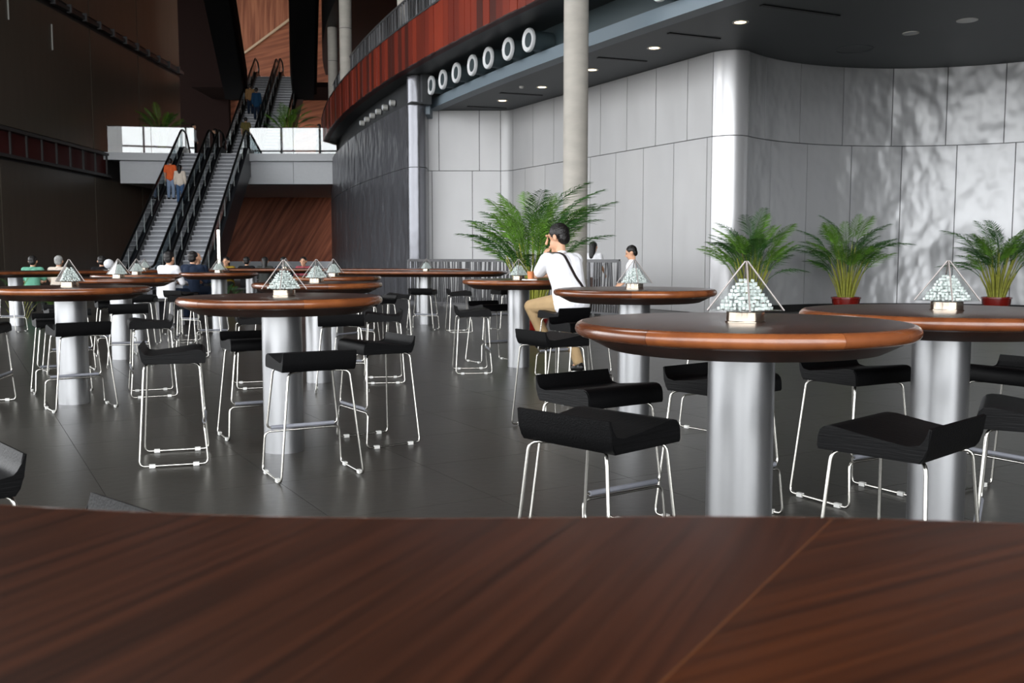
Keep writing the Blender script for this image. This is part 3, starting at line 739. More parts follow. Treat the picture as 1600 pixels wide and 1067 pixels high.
def long_table(label, outline, cols, H=1.05, mats=None, split=None):
    pts = smooth_closed(outline)
    if area2(pts) < 0: pts = pts[::-1]
    cx = sum(p[0] for p in pts) / len(pts); cy = sum(p[1] for p in pts) / len(pts)
    e = empty('long_table', label, 'table', (cx, cy, 0), 0, 'long curving bar tables')
    pts = [(p[0] - cx, p[1] - cy) for p in pts]
    def top(bm, halves=None):
        return bm
    b, rows = ring_slab(pts, [(.031, H - .03), (.031, H)])
    b.faces.new(rows[1])
    if split:
        a, d = Vector((split[0][0] - cx, split[0][1] - cy, H)), Vector((split[1][0] - split[0][0], split[1][1] - split[0][1], 0)).normalized()
        nrm = Vector((-d.y, d.x, 0))
        b2 = b.copy()
        bmesh.ops.bisect_plane(b, geom=list(b.verts) + list(b.edges) + list(b.faces), plane_co=a + nrm * .0008, plane_no=nrm, clear_inner=True)
        bmesh.ops.bisect_plane(b2, geom=list(b2.verts) + list(b2.edges) + list(b2.faces), plane_co=a - nrm * .0008, plane_no=nrm, clear_outer=True)
        obj('veneer_sheet', b, mats[0], e); obj('veneer_sheet', b2, mats[1], e)
        p0, p1 = a - d * .9, a - d * .0
        p0 = a + d * 1.2
        a2 = a + d * .036; q = [(p0 + nrm * .0008), (a2 + nrm * .0008), (a2 - nrm * .0008), (p0 - nrm * .0008)]
        obj('inlay_line', prism([(v.x, v.y) for v in q], H - .01, H + .0002), M['inlay'], e)
    else:
        obj('table_top', b, (mats or [M['top']])[0], e)
    b, _ = ring_slab(pts, [(d, z + H) for d, z in RIMP]); obj('rim', b, M['rims'][0], e, 50)
    b, rows = ring_slab(pts, [(.04, H - .05), (.045, H - .062), (.16, H - .108), (.18, H - .11)]); b.faces.new(rows[-1]); obj('underside', b, M['under'], e)
    for (x, y) in cols:
        obj('column', solid([(.133, 0), (.133, H - .11)], 48), M['steel'], e, 40, (x - cx, y - cy, 0))
    return e
long_table('dark brown tabletop filling the foreground', [(-.55, 1.012), (-.33, .972), (-.13, .955), (.06, .958), (.19, .962), (.34, .954), (.53, .93), (.85, .87), (1.3, .70), (1.5, .3), (1.2, -.15), (.5, -.35), (-.3, -.35), (-1.0, -.2), (-1.7, .0), (-2.1, .4), (-2.1, .9), (-1.75, 1.22), (-1.25, 1.22), (-.85, 1.1)],
           [(-1.3, .5), (.7, .25)], mats=[M['veneer_a'], M['veneer_b']], split=((.332, .952), (.092, .562)))
bpy.data.objects['long_table']['category'] = 'table'
long_table('long dark curving table at far left with people behind it', [(-11.6, 17.2), (-10.2, 16.6), (-8.6, 18.4), (-7.0, 20.4), (-6.4, 21.8), (-7.2, 22.6), (-8.6, 21.6), (-10.0, 19.9), (-11.8, 19.0)], [(-9.6, 18.6), (-7.6, 20.9)])
long_table('longest far table stretching along the foot of the escalators', [(-8.6, 23.6), (-7.4, 22.9), (-5.6, 22.6), (-4.0, 22.7), (-2.4, 22.5), (-1.3, 22.6), (-1.0, 23.2), (-1.5, 23.9), (-3.2, 24.4), (-5.2, 24.3), (-7.2, 24.6), (-8.4, 24.4)], [(-6.4, 23.6), (-2.2, 23.3)])
long_table('long far table in front of the dark curved wall', [(-3.75, 19.5), (-3.3, 18.7), (-2.2, 18.3), (-1.0, 18.2), (-.3, 18.4), (-.08, 19.0), (-.4, 19.6), (-1.6, 20.0), (-2.8, 20.2), (-3.5, 20.1)], [(-1.71, 19.0)])

# ================================================================== PYRAMID LAMPS
def make_lamp():
    e = empty('pyramid_lamp', 'x', 'table lamp')
    obj('metal_base', solid([(.079, 0), (.079, .004), (.074, .006), (.074, .040), (.070, .043)], 48), M['polished'], e, 40)
    AP = Vector((0, 0, .247)); CR = [Vector((sx * .106, sy * .106, .046)) for sx, sy in ((-1, -1), (1, -1), (1, 1), (-1, 1))]
    bm = bmesh.new()
    for k_, lo in ((1.0, 0), (.93, .004)):
        v = [bm.verts.new((c.x * k_, c.y * k_, c.z + lo)) for c in CR]; a = bm.verts.new((0, 0, .046 + .201 * k_ + lo * .2))
        for q in range(4): bm.faces.new((v[q], v[(q + 1) % 4], a))
        bm.faces.new(v[::-1])
    o = obj('acrylic_pyramid', bm, M['acrylic'], e)
    for q in range(4): obj('pyramid_edge', tube([CR[q], CR[q].lerp(AP, .97)], .0038, 5), M['edge'], o)
    obj('pyramid_foot', lathe([(.145, .044), (.15, .047), (.145, .05), (.08, .05), (.08, .044)], 4, R(45), R(405)), M['acrylic'], o)
    rnd = random.Random(5); bm = bmesh.new()
    for layer in range(9):
        z = .056 + layer * .0135; w = .097 * (1 - (z - .045) / .195) - .008
        if w < .018: break
        k = max(2, int(w * 2 / .02))
        for i in range(k):
            for j in range(k):
                if 0 < i < k - 1 and 0 < j < k - 1 and layer < 8 and rnd.random() < .75: continue
                x = -w + 2 * w * (i + .5) / k + rnd.uniform(-.003, .003); y = -w + 2 * w * (j + .5) / k + rnd.uniform(-.003, .003)
                m = Matrix.Translation((x, y, z + rnd.uniform(-.002, .002))) @ Matrix.Rotation(rnd.uniform(0, 3), 4, 'Z') @ Matrix.Rotation(rnd.uniform(-.35, .35), 4, 'X')
                s_ = .0078 * rnd.uniform(.6, 1.15); box(bm, -s_, s_, -s_ * .8, s_ * .8, -.0055, .0055, m)
    c = obj('glass_chips', bm, M['chip'], e); c['kind'] = 'stuff'; c['label'] = 'stacked frosted glass chips'
    return e
lamp0 = make_lamp(); first = [True]
def lamp(x, y, rz, label):
    o = lamp0 if first[0] else copy_tree(lamp0)
    first[0] = False
    o.location = (x, y, 1.051); o.rotation_euler = (0, 0, R(rz)); tag(o, label, 'table lamp', 'pyramid lamps on the tables')
for k, dx, dy, rz, l in [('T1', .0, -.05, 38, 'glass pyramid lamp on the large table right of centre'), ('T2', .02, 0, 30, 'glass pyramid lamp on table at right edge'), ('T3', 0, 0, 50, 'glass pyramid lamp in front of the boy with white shirt'),
                      ('T4', 0, 0, 40, 'glass pyramid lamp beside the orange cup'), ('T5', .02, 0, 48, 'glass pyramid lamp on centre-left table, largest in left half'), ('T6', 0, 0, 33, 'glass pyramid lamp on the left edge table'),
                      ('T7', -.02, 0, 50, 'glass pyramid lamp on second table of left row'), ('T8', 0, 0, 40, 'glass pyramid lamp on third table of left row'), ('T9', 0, 0, 42, 'glass pyramid lamp on distant round table before escalators'),
                      ('T11', -.01, 0, 45, 'glass pyramid lamp behind the largest lamp in left half'), ('T12', .01, 0, 35, 'glass pyramid lamp on third table of centre-left row')]:
    x, y, _ = TAB[k]; lamp(x + dx, y + dy, rz, l)
lamp(-1.70, 19.1, 40, 'glass pyramid lamp on long far table before dark wall')
lamp(-5.5, 23.4, 40, 'tiny distant glass pyramid lamp on the longest far table')
lamp(-7.9, 20.7, 40, 'faint distant glass pyramid lamp on dark curving table at left')

# ================================================================== STOOLS
def make_stool():
    e = empty('bar_stool', 'x', 'stool')
    prof = [(-.160, .643), (-.174, .662), (-.184, .696), (-.194, .758), (-.184, .761), (-.177, .732), (-.169, .711), (-.158, .700), (-.14, .696), (-.115, .696), (-.05, .703), (.03, .713), (.09, .722), (.13, .728), (.16, .729), (.180, .724), (.194, .711), (.201, .69), (.203, .655), (.198, .643)]
    bm = bmesh.new(); W = .222
    a = [bm.verts.new((-W, y, z)) for y, z in prof]; b = [bm.verts.new((W, y, z)) for y, z in prof]; k = len(prof)
    fa_ = bm.faces.new(a); fb_ = bm.faces.new(b[::-1])
    for i in range(k): bm.faces.new((a[i], b[i], b[(i + 1) % k], a[(i + 1) % k]))
    bmesh.ops.bevel(bm, geom=list(fa_.edges) + list(fb_.edges), offset=.004, segments=2, affect='EDGES')
    obj('seat', bm, M['seat'], e, 35)
    for s in (-1, 1):
        obj('side_frame', tube(round_path([(s * .03, -.02, .637), (s * .185, -.165, .637), (s * .25, -.205, .010), (s * .25, .205, .010), (s * .236, .185, .246), (s * .0, .185, .246)], .035), .0068, 8), M['chrome'], e, 60)
        obj('front_leg', tube(round_path([(s * .03, .02, .637), (s * .185, .165, .637), (s * .226, .185, .268), (s * .0, .185, .268)], .035), .0068, 8), M['chrome'], e, 60)
        for y in (-.13, .13): obj('glide', B(s * .25 - .011, s * .25 + .011, y - .018, y + .018, 0, .022), M['glide'], e)
    obj('footrest', tube([(-.2, .185, .27), (.2, .185, .27)], .0125, 10), M['sleeve'], e, 60)
    obj('mounting_plate', B(-.07, .07, -.06, .06, .636, .645), M['black'], e)
    return e
st0 = make_stool(); sf = [True]
def stool(x, y, phi, label, group):
    o = st0 if sf[0] else copy_tree(st0)
    sf[0] = False
    o.location = (x, y, .002); o.rotation_euler = (0, 0, R(phi - 90)); tag(o, label, 'stool', group)
G1, G2, G3, G4, G5, G6, G7, G8 = ['stools at the ' + s for s in ('table right of centre', 'right edge table', 'table before the man', "man's table", 'centre-left table', 'left edge table', 'far tables', 'foreground table')]
S = [
 (.31, 3.44, 44, 'black stool front left of large right table, back lip toward viewer, cut by foreground', G1),
 (.40, 4.42, -55, 'black stool behind and left of large right table, nearer lip far side', G1),
 (1.05, 4.78, -52, 'black stool half hidden behind the thick column of large right table', G1),
 (1.86, 5.18, -60, 'black stool between the two right tables, seen from its front', G2),
 (1.36, 3.30, 133, 'black stool in front between the two right tables, lip facing viewer', G1),
 (2.08, 3.78, 152, 'black stool at right edge with rounded front pointing left', G2),
 (2.72, 5.12, 212, 'black stool at right edge behind the steel column', G2),
 (.30, 7.30, 30, 'black stool with grey shine on seat, left of the table before the man', G3),
 (.62, 8.75, -62, 'black stool half hidden between the man and the table before him', G3),
 (1.62, 7.35, 128, 'black stool whose legs show under the large right table', G3),
 (.58, 10.62, 125, 'black stool the man in white shirt sits on', G4),
 (-.46, 10.98, 8, 'black stool with shiny seat left of the man\'s table', G4),
 (-.27, 12.1, -58, 'black stool behind the shiny seated one at the man\'s table', G4),
 (-.94, 16.95, 12, 'black stool right of the long far table\'s lit column', G7),
 (-1.62, 17.45, 80, 'black stool directly before column of long far table', G7),
 (-1.86, 15.8, 184, 'black stool facing left before the long far table', G7),
 (-1.36, 10.15, 190, 'black stool facing left right of second table in centre-left row', G7),
 (-1.68, 9.42, 100, 'black stool in front of second table in centre-left row', G7),
 (-.96, 6.78, 214, 'black stool right of centre-left table, facing left', G5),
 (-1.21, 5.74, 119, 'black stool in front of centre-left table, lip toward viewer', G5),
 (-1.88, 7.02, -62, 'black stool behind centre-left table, half hidden by its column', G5),
 (-2.19, 6.17, 17, 'black side-on stool left of the centre-left table, seen from side', G5),
 (-3.75, 8.28, 128, 'black stool in front of the left edge table\'s column, lip toward viewer', G6),
 (-5.15, 11.1, -55, 'black stool behind left edge table, furthest left of its stools', G6),
 (-4.42, 9.35, -58, 'black stool half hidden behind lip of front stool at left edge table', G6),
 (-3.45, 9.15, 204, 'black stool right of left edge table, lip on its right', G6),
 (-4.62, 11.55, 112, 'black stool in front of second column in left row', G7),
 (-5.35, 12.9, -60, 'black stool behind second table of left row', G7),
 (-5.62, 14.5, 100, 'black stool in front of third table of left row', G7),
 (-4.25, 12.75, 195, 'black stool right of second table of left row', G7),
 (-5.1, 14.9, 190, 'black stool right of third table of left row', G7),
 (-2.62, 9.75, 20, 'black stool left of second table in centre-left row', G7),
 (-4.3, 13.6, 90, 'black stool with tall splayed legs behind centre-left table', G7),
 (-4.1, 16.4, 170, 'black stool right of distant round table before escalators', G7),
 (-5.6, 16.25, 60, 'black stool in front of distant round table before escalators', G7),
 (-2.1, 13.05, 150, 'black stool in front of third table in centre-left row', G7),
 (-1.95, 14.0, 215, 'black stool behind third table in centre-left row', G7),
 (-4.70, 8.45, 12, 'black stool cut by left edge, its legs showing low', G6),
 (-8.9, 16.9, 90, 'distant stool with legs showing under left edge table', G7),
 (-1.645, 2.67, 223, 'black stool cut by left edge just beyond foreground tabletop', G8),
 (-.93, 1.91, 230, 'black stool almost hidden below edge of foreground tabletop', G8),
 (-.1, 17.6, 120, 'small distant stool behind the man\'s table', G7),
]
for x, y, p, l, g in S: stool(x, y, p, l, g)

# ================================================================== PALMS
def frond_mesh(seed, length, droop, npair, leaf, mtl):
    rnd = random.Random(seed); bm = bmesh.new(); pts = []; n = 10
    for i in range(n + 1):
        t = i / n; pts.append(Vector((length * t * (1 - .12 * droop * t), 0, -length * .5 * droop * t * t)))
    tube(pts, 0, 5, bm, [max(.010 * (1 - .85 * i / n), .002) for i in range(n + 1)])
    def P(t):
        i = min(int(t * n), n - 1); return pts[i].lerp(pts[i + 1], t * n - i)
    for k in range(npair):
        t = .20 + .79 * k / (npair - 1); p = P(t); d = (P(min(t + .03, 1)) - P(t - .03)).normalized()
        ll = leaf * (math.sin(math.pi * min(1, .16 + .78 * t)) ** .8) * rnd.uniform(.85, 1.1)
        for s in (-1, 1):
            side = Vector((0, s, 0)); dirv = (d * rnd.uniform(.65, .95) + side * .85 + Vector((0, 0, rnd.uniform(.15, .45)))).normalized()
            wv = d.cross(Vector((0, 0, 1))).cross(dirv); wv = dirv.cross(Vector((0, 0, 1))).normalized() * .0
            w = d * (.0085 + .003 * rnd.random()); mid = p + dirv * ll * .5 + Vector((0, 0, -.01)); tip = p + dirv * ll + Vector((0, 0, -ll * rnd.uniform(.35, .75)))
            lift = Vector((0, 0, .004))
            v = [bm.verts.new(q) for q in (p - w * .5, p + w * .5, mid + w + lift, tip, mid - w - lift)]
            bm.faces.new((v[0], v[1], v[2], v[4])); bm.faces.new((v[2], v[3], v[4]))
    me = bpy.data.meshes.new('frond'); bm.to_mesh(me); bm.free(); me.materials.append(mtl); return me
FR = [frond_mesh(i, *a) for i, a in enumerate([(1.0, .8, 24, .30, M['leaf']), (.95, 1.2, 22, .30, M['leafd']), (.85, .6, 22, .27, M['leaf']), (1.05, 1.0, 24, .32, M['leafd'])])]
def palm(label, x, y, z, seed, height=2.4, n=46, pot=True, spread=1.0, cat='palm', potz=.40):
    rnd = random.Random(seed); e = empty('potted_palm' if pot else 'palm_plant', label, 'palm', (x, y, z), rnd.uniform(0, 6), 'palm plants')
    h0 = 0
    if pot:
        obj('pot', lathe([(.0001, 0), (.2, 0), (.22, .02), (.30, .25), (.315, .36), (.335, .37), (.335, .41), (.29, .41), (.285, .34), (.0001, .34)], 36), M['pot'], e, 40)
        bm = bmesh.new(); disc(bm, .285, .375, 24); obj('soil', bm, M['soil'], e); h0 = .37
    sc = height / 2.4
    for i in range(n):
        a = i * 2.399 + rnd.uniform(-.3, .3); r = .17 * math.sqrt((i + .5) / n); inner = i / n
        bx, by = r * math.cos(a), r * math.sin(a)
        ch = (rnd.uniform(.6, 1.3) * (1 - .3 * inner)) * sc; lean = (.08 + .38 * inner) * spread
        top = Vector((bx + math.cos(a) * lean * ch, by + math.sin(a) * lean * ch, h0 + ch))
        base = Vector((bx, by, h0))
        m_ = base.lerp(top, .5) - Vector((math.cos(a), math.sin(a), 0)) * .03
        obj('cane', tube([base, m_, top], 0, 6, rs=[.016 * sc, .013 * sc, .009 * sc]), M['cane'], e, 60)
        f_ = link('frond', FR[rnd.randrange(4)], None, e); f_.location = top
        el = R(rnd.uniform(76, 90) - 32 * inner * spread)
        f_.rotation_euler = (0, -el, a + rnd.uniform(-.4, .4)); s = sc * rnd.uniform(.72, .98); f_.scale = (s, s, s)
    return e
palm('bushy potted palm behind the glass pyramid, at rounded wall corner', 5.15, 20.7, 0, 3)
palm('potted palm in red pot, middle of the three by concave wall', 7.72, 22.2, 0, 11)
palm('potted palm in red pot at right edge by concave wall', 11.2, 22.2, 0, 21)
palm('large potted palm beside the concrete column behind seated man', .36, 16.9, 0, 31, 2.85, 50, spread=.85)
palm('palm behind glass balustrade on bridge, left of escalators', -17.15, 47.6, 6.22, 41, 2.7, 24)
palm('palm behind glass balustrade on bridge, right of escalators', -10.9, 47.5, 6.22, 51, 2.7, 26)
palm('palm cut by the left edge in front of dark glazed wall', -16.1, 27.5, 0, 61, 2.9, 24)
palm('low leafy palm glimpsed under the left edge table', -9.1, 19.6, 0, 71, 1.1, 14, pot=False, spread=1.4)
palm('low leafy palm glimpsed between legs at far left', -10.6, 20.6, 0, 72, 1.1, 14, pot=False, spread=1.4)
palm('small green plant under the distant round table', -6.6, 22.2, 0, 73, 1.0, 12, pot=False, spread=1.2)

# small things
wb = empty('wooden_box', 'small brown wooden box on stand at right edge by palm', 'box', (12.1, 21.6, 0))
obj('body', bevel_all(B(-.28, .28, -.18, .18, .42, .80), .012), M['boxwood'], wb)
obj('stand', B(-.2, .2, -.14, .14, 0, .42), M['boxwood'], wb)
obj('knob', tube([(-.08, -.18, .61), (-.08, -.215, .61)], .03, 12), M['polished'], wb)
cp = empty('paper_cup', 'orange paper cup with straw on the man\'s table', 'cup', (.215, 11.12, 1.051))
obj('cup_body', lathe([(.0001, .0), (.03, 0), (.041, .098), (.043, .10), (.039, .098), (.029, .006), (.0001, .006)], 24), M['cup'], cp, 40)
obj('straw', tube([(.0, 0, .01), (.02, 0, .17)], .004, 8), M['paper'], cp)
nap = tag(obj('napkin', bevel_all(B(-.07, .07, -.06, .06, 0, .012), .003), M['paper'], loc=(.20, 11.0, 1.051)), 'white folded napkin beside the orange cup', 'napkin')
nap.rotation_euler = (0, 0, .4)
lp = empty('post_lamp', 'slim white light post right of the lower escalators', 'lamp', (-10.95, 36.0, 0))
obj('post', tube([(0, 0, 0), (0, 0, 1.0)], .04, 10), M['ringmetal'], lp); obj('light_or_reflection_tube', tube([(0, 0, 1.0), (0, 0, 2.35)], .05, 10), M['tubeglow'], lp)
lp2 = empty('post_lamp', 'short slim light post on bridge behind the escalators', 'lamp', (-14.9, 51.5, 6.22))
obj('post', tube([(0, 0, 0), (0, 0, .9)], .03, 10), M['ringmetal'], lp2); obj('light_or_reflection_tube', tube([(0, 0, .9), (0, 0, 1.85)], .035, 10), M['tubeglow'], lp2)
gl = empty('globe_lamp', 'white ball on a post beyond the dark curving table', 'globe', (-9.04, 21.6, 0))
obj('post', tube([(0, 0, 0), (0, 0, 1.06)], .025, 10), M['ringmetal'], gl); bm = bmesh.new(); ell(bm, (0, 0, 1.17), (.11, .11, .11), u=24, v=16); obj('globe', bm, M['white'], gl, True)

# ================================================================== PEOPLE
def V(*a): return Vector(a)
def pose_stand(h=1.7, arm=0.0, walk=0.0):
    s = h / 1.7
    P = dict(hip=V(0, 0, .93), chest=V(0, .0, 1.30), neck=V(0, -.01, 1.44), head=V(0, .02, 1.585))
    for k, sg in (('L', -1), ('R', 1)):
        w = walk * sg
        P['sh' + k] = V(sg * .175, -.01, 1.385); P['el' + k] = V(sg * .225, -.03 - .1 * w + .05 * arm, 1.11 + .02 * arm); P['ha' + k] = V(sg * .22, .06 - .2 * w + .22 * arm, .87 + .22 * arm)
        P['hp' + k] = V(sg * .085, 0, .90); P['kn' + k] = V(sg * .095, .03 + .14 * w, .49 + max(w, 0) * .06); P['an' + k] = V(sg * .095, -.01 + .16 * w, .085 + max(w, 0) * .12); P['to' + k] = P['an' + k] + V(sg * .02, .15, -.045)
    return {k: v * s for k, v in P.items()}, s
def pose_sit(seat=.48, lean=.06, h=1.7):
    s = h / 1.7; z = seat + .10
    P = dict(hip=V(0, -.02, z), chest=V(0, lean * .7, z + .36), neck=V(0, lean + .01, z + .50), head=V(0, lean + .05, z + .645))
    for k, sg in (('L', -1), ('R', 1)):
        P['sh' + k] = V(sg * .175, lean, z + .45); P['el' + k] = V(sg * .23, lean + .10, z + .19); P['ha' + k] = V(sg * .12, lean + .34, z + .17)
        P['hp' + k] = V(sg * .085, .0, z); P['kn' + k] = V(sg * .11, .42, z + .0); P['an' + k] = V(sg * .11, .40, max(z - .46, .085)); P['to' + k] = P['an' + k] + V(sg * .02, .15, -.045)
    return P, s
def add_hand(bm, wrist, direction, up, s, side, curl=.5, r=.0095):
    d = Vector(direction).normalized(); u = (Vector(up) - d * Vector(up).dot(d)).normalized(); w = d.cross(u) * side
    for q in (-.6, 0, .6): limb(bm, wrist + w * q * .03 * s, wrist + d * .085 * s + w * q * .044 * s, .015 * s, .013 * s, 8)
    for i, (q, ln) in enumerate(((-.036, .066), (-.012, .078), (.012, .072), (.036, .056))):
        p0 = wrist + (d * .085 + w * q) * s; p1 = p0 + (d * math.cos(curl * .6) - u * math.sin(curl * .6)) * ln * .5 * s
        p2 = p1 + (d * math.cos(curl * 1.7) - u * math.sin(curl * 1.7)) * ln * .5 * s
        limb(bm, p0, p1, r * s, r * .9 * s, 8); limb(bm, p1, p2, r * .9 * s, r * .75 * s, 8)
    p0 = wrist + (d * .025 - w * .03) * s; p1 = p0 + (d * .6 - w * .75 - u * .2).normalized() * .04 * s
    limb(bm, p0, p1, .013 * s, .010 * s, 8); limb(bm, p1, p1 + (d * .9 - w * .25 - u * .3).normalized() * .032 * s, .010 * s, .008 * s, 8)
def person(label, P, s, loc, face, top_m, leg_m, hair_m=None, skin=None, sleeves='short', voxel=.016, longhair=False, bald=False, head_yaw=0.0, nod=0.0, shoe_m=None, hs=1.1, skirt=False, coat=False, thick=1.0, bag=None):
    e = empty('person', label, 'person', loc, R(face - 90), None)
    skin = skin or M['skin']; hair_m = hair_m or M['hair']; T = thick
    N, H, Cc, Hp = P['neck'], P['head'], P['chest'], P['hip']
    hr = Matrix.Rotation(R(head_yaw), 3, 'Z') @ Matrix.Rotation(R(-nod), 3, 'X')
    hp = lambda x, y, z: H + hr @ (Vector((x, y, z)) * s * hs)
    bm = bmesh.new(); s0 = s; s = s * hs
    # head, face, neck
    ell(bm, hp(0, -.012, .022), (.075 * s, .092 * s, .092 * s), hr); ell(bm, hp(0, .018, -.045), (.058 * s, .066 * s, .066 * s), hr)
    ell(bm, hp(0, .048, -.085), (.03 * s, .028 * s, .022 * s), hr); limb(bm, hp(0, .078, .012), hp(0, .098, -.022), .010 * s, .015 * s, 8)
    limb(bm, hp(-.03, .072, .03), hp(.03, .072, .03), .012 * s, .012 * s, 8); limb(bm, hp(-.018, .075, -.056), hp(.018, .075, -.056), .009 * s, .009 * s, 8)
    for q in (-1, 1): ell(bm, hp(q * .078, -.01, -.005), (.012 * s, .022 * s, .033 * s), hr, 8, 8)
    s = s0
    limb(bm, N + V(0, 0, -.06) * s, H + hr @ V(0, -.02, -.05) * s, .062 * s, .052 * s)
    # trunk
    limb(bm, Hp + V(-.05, 0, .02) * s, Hp + V(.05, 0, .02) * s, .105 * s * T, .105 * s * T); mid = Hp.lerp(Cc, .5)
    for q in (-1, 1):
        limb(bm, Hp + V(q * .05, 0, .03) * s, mid + V(q * .045, 0, 0) * s, .10 * s * T, .095 * s * T); limb(bm, mid + V(q * .045, 0, 0) * s, Cc.lerp(P['sh' + 'LR'[q > 0]], .35), .095 * s * T, .10 * s * T)
    for k, sg in (('L', -1), ('R', 1)):
        limb(bm, N + V(0, 0, -.06) * s, P['sh' + k], .06 * s, .055 * s); limb(bm, P['sh' + k], P['el' + k], .050 * s * T, .038 * s); limb(bm, P['el' + k], P['ha' + k], .038 * s, .026 * s)
        d = P['ha' + k] - P['el' + k]; upv = V(sg * .6, 0, .5) if abs(d.normalized().z) < .8 else V(sg, 0, 0)
        add_hand(bm, P['ha' + k], d, upv, s, 1 if k == 'R' else -1)
        limb(bm, P['hp' + k], P['kn' + k], .082 * s * T, .056 * s); limb(bm, P['kn' + k], P['an' + k], .054 * s, .036 * s); limb(bm, P['an' + k], P['to' + k], .036 * s, .030 * s)
    remeshed('body', bm, voxel, skin, e, 3)
    for q in (-1, 1):
        bm = bmesh.new(); ell(bm, hp(q * .03, .079, .008), (.012 * s, .007 * s, .0075 * s), hr, 8, 6); obj('eye', bm, M['eye'], e, True)
    bm = bmesh.new(); limb(bm, hp(-.02, .083, -.058), hp(.02, .083, -.058), .0055 * s, .0055 * s, 8); obj('mouth', bm, M['lip'], e, True)
    # hair
    if not bald:
        bm = bmesh.new(); ell(bm, hp(0, -.025, .040), (.086 * s * hs, .094 * s * hs, .088 * s * hs), hr, 20, 14); ell(bm, hp(0, -.055, -.012), (.074 * s * hs, .058 * s * hs, .07 * s * hs), hr, 16, 12)
        if longhair:
            limb(bm, hp(0, -.05, .02), H + hr @ V(0, -.075, -.05) * s + V(0, -.02, -.16) * s, .085 * s, .07 * s)
        rnd = random.Random(len(label)); o = remeshed('hair', bm, voxel * .8, hair_m, e, 1)
        for v in o.data.vertices: v.co += Vector((rnd.uniform(-1, 1), rnd.uniform(-1, 1), rnd.uniform(-1, 1))) * .0035 * s
    # shirt
    g = .017 * s; bm = bmesh.new(); lowz = Hp + V(0, 0, -.02 if not coat else -.12) * s
    limb(bm, lowz, mid, .126 * s * T + g, .10 * s * T + g)
    for q in (-1, 1):
        limb(bm, lowz + V(q * .055, 0, .0) * s, mid + V(q * .048, 0, 0) * s, .116 * s * T + g, .098 * s * T + g); limb(bm, mid + V(q * .048, 0, 0) * s, Cc.lerp(P['sh' + 'LR'[q > 0]], .35), .098 * s * T + g, .102 * s * T + g)
    for k in 'LR':
        limb(bm, N + V(0, 0, -.055) * s, P['sh' + k], .06 * s + g * .6, .058 * s + g); el = P['el' + k]
        if sleeves == 'short': limb(bm, P['sh' + k], P['sh' + k].lerp(el, .72), .056 * s * T + g, .056 * s + g)
        elif sleeves == 'long':
            limb(bm, P['sh' + k], el, .052 * s * T + g, .042 * s + g); limb(bm, el, el.lerp(P['ha' + k], .93), .042 * s + g, .030 * s + g)
    remeshed('shirt', bm, voxel, top_m, e, 4)
    bm = bmesh.new(); up = (N - Cc).normalized(); c0 = N + V(0, 0, -.012) * s
    obj('collar', tube([c0 - up * .012 * s, c0 + up * .030 * s], 0, 18, rs=[.080 * s, .064 * s], caps=False), top_m, e, True)
    # trousers or skirt
    bm = bmesh.new(); limb(bm, Hp + V(-.055, 0, .0) * s, Hp + V(.055, 0, .0) * s, .108 * s * T + g * .6, .108 * s * T + g * .6)
    for k in 'LR':
        limb(bm, P['hp' + k], P['kn' + k], .088 * s * T + g * .8, .062 * s + g); limb(bm, P['kn' + k], P['kn' + k].lerp(P['an' + k], .94), .060 * s + g, .046 * s + g)
    if skirt: limb(bm, Hp, P['knL'].lerp(P['knR'], .5), .14 * s, .16 * s)
    remeshed('trousers' if not skirt else 'skirt', bm, voxel, leg_m, e, 4)
    for k in 'LR':
        bm = bmesh.new(); a, t = P['an' + k], P['to' + k]; dd = (t - a); dd.z = 0; dd.normalize()
        limb(bm, a - dd * .045 * s + V(0, 0, -.035) * s, t, .042 * s, .038 * s); limb(bm, a + V(0, 0, -.01) * s, a + V(0, 0, .02) * s, .045 * s, .045 * s)
        remeshed('shoe', bm, voxel * .8, shoe_m or M['leather'], e, 2)
    if bag:
        bm = bmesh.new(); back = -1; obj('shoulder_strap', tube(bag, .022, 6, flat=(.25, 1.0)), M['strap'], e, 40)
    return e

# the seated man: joints given in his own frame (he faces +Y; his back is toward the viewer)
def world_pose(J, loc, face):
    m = Matrix.Rotation(-R(face - 90), 3, 'Z'); return {k: m @ (Vector(v) - Vector(loc)) for k, v in J.items()}
ML, MF = (.64, 10.66, 0), 128
J = dict(hip=(.655, 10.66, .83), chest=(.60, 10.77, 1.18), neck=(.555, 10.86, 1.345), head=(.515, 10.90, 1.535),
         shL=(.395, 10.745, 1.275), elL=(.285, 10.955, 1.105), haL=(.37, 11.02, 1.31), shR=(.715, 10.97, 1.275), elR=(.57, 11.2, 1.105), haR=(.38, 11.30, 1.095),
         hpL=(.58, 10.62, .80), knL=(.215, 10.84, .76), anL=(.40, 10.83, .345), toL=(.30, 10.93, .31), hpR=(.73, 10.74, .80), knR=(.62, 11.12, .63), anR=(.745, 10.86, .21), toR=(.76, 10.80, .07))
J['knR'] = (.60, 11.10, .60); J['anR'] = (.765, 10.90, .10); J['toR'] = (.70, 11.01, .045)
JP = world_pose(J, ML, MF)
sw = [(.40, 10.78, 1.40), (.47, 10.74, 1.40), (.55, 10.70, 1.33), (.64, 10.64, 1.20), (.72, 10.62, 1.06), (.775, 10.64, .95), (.80, 10.70, .90)]
sp = [Matrix.Rotation(-R(MF - 90), 3, 'Z') @ (Vector(q) - Vector(ML)) for q in sw]
man = person('man in white shirt and khaki trousers leaning on table, seen from behind', JP, 1.0, ML, MF, M['shirtwhite'], M['khaki'], voxel=.009, head_yaw=26, nod=14, thick=1.36, hs=1.24)
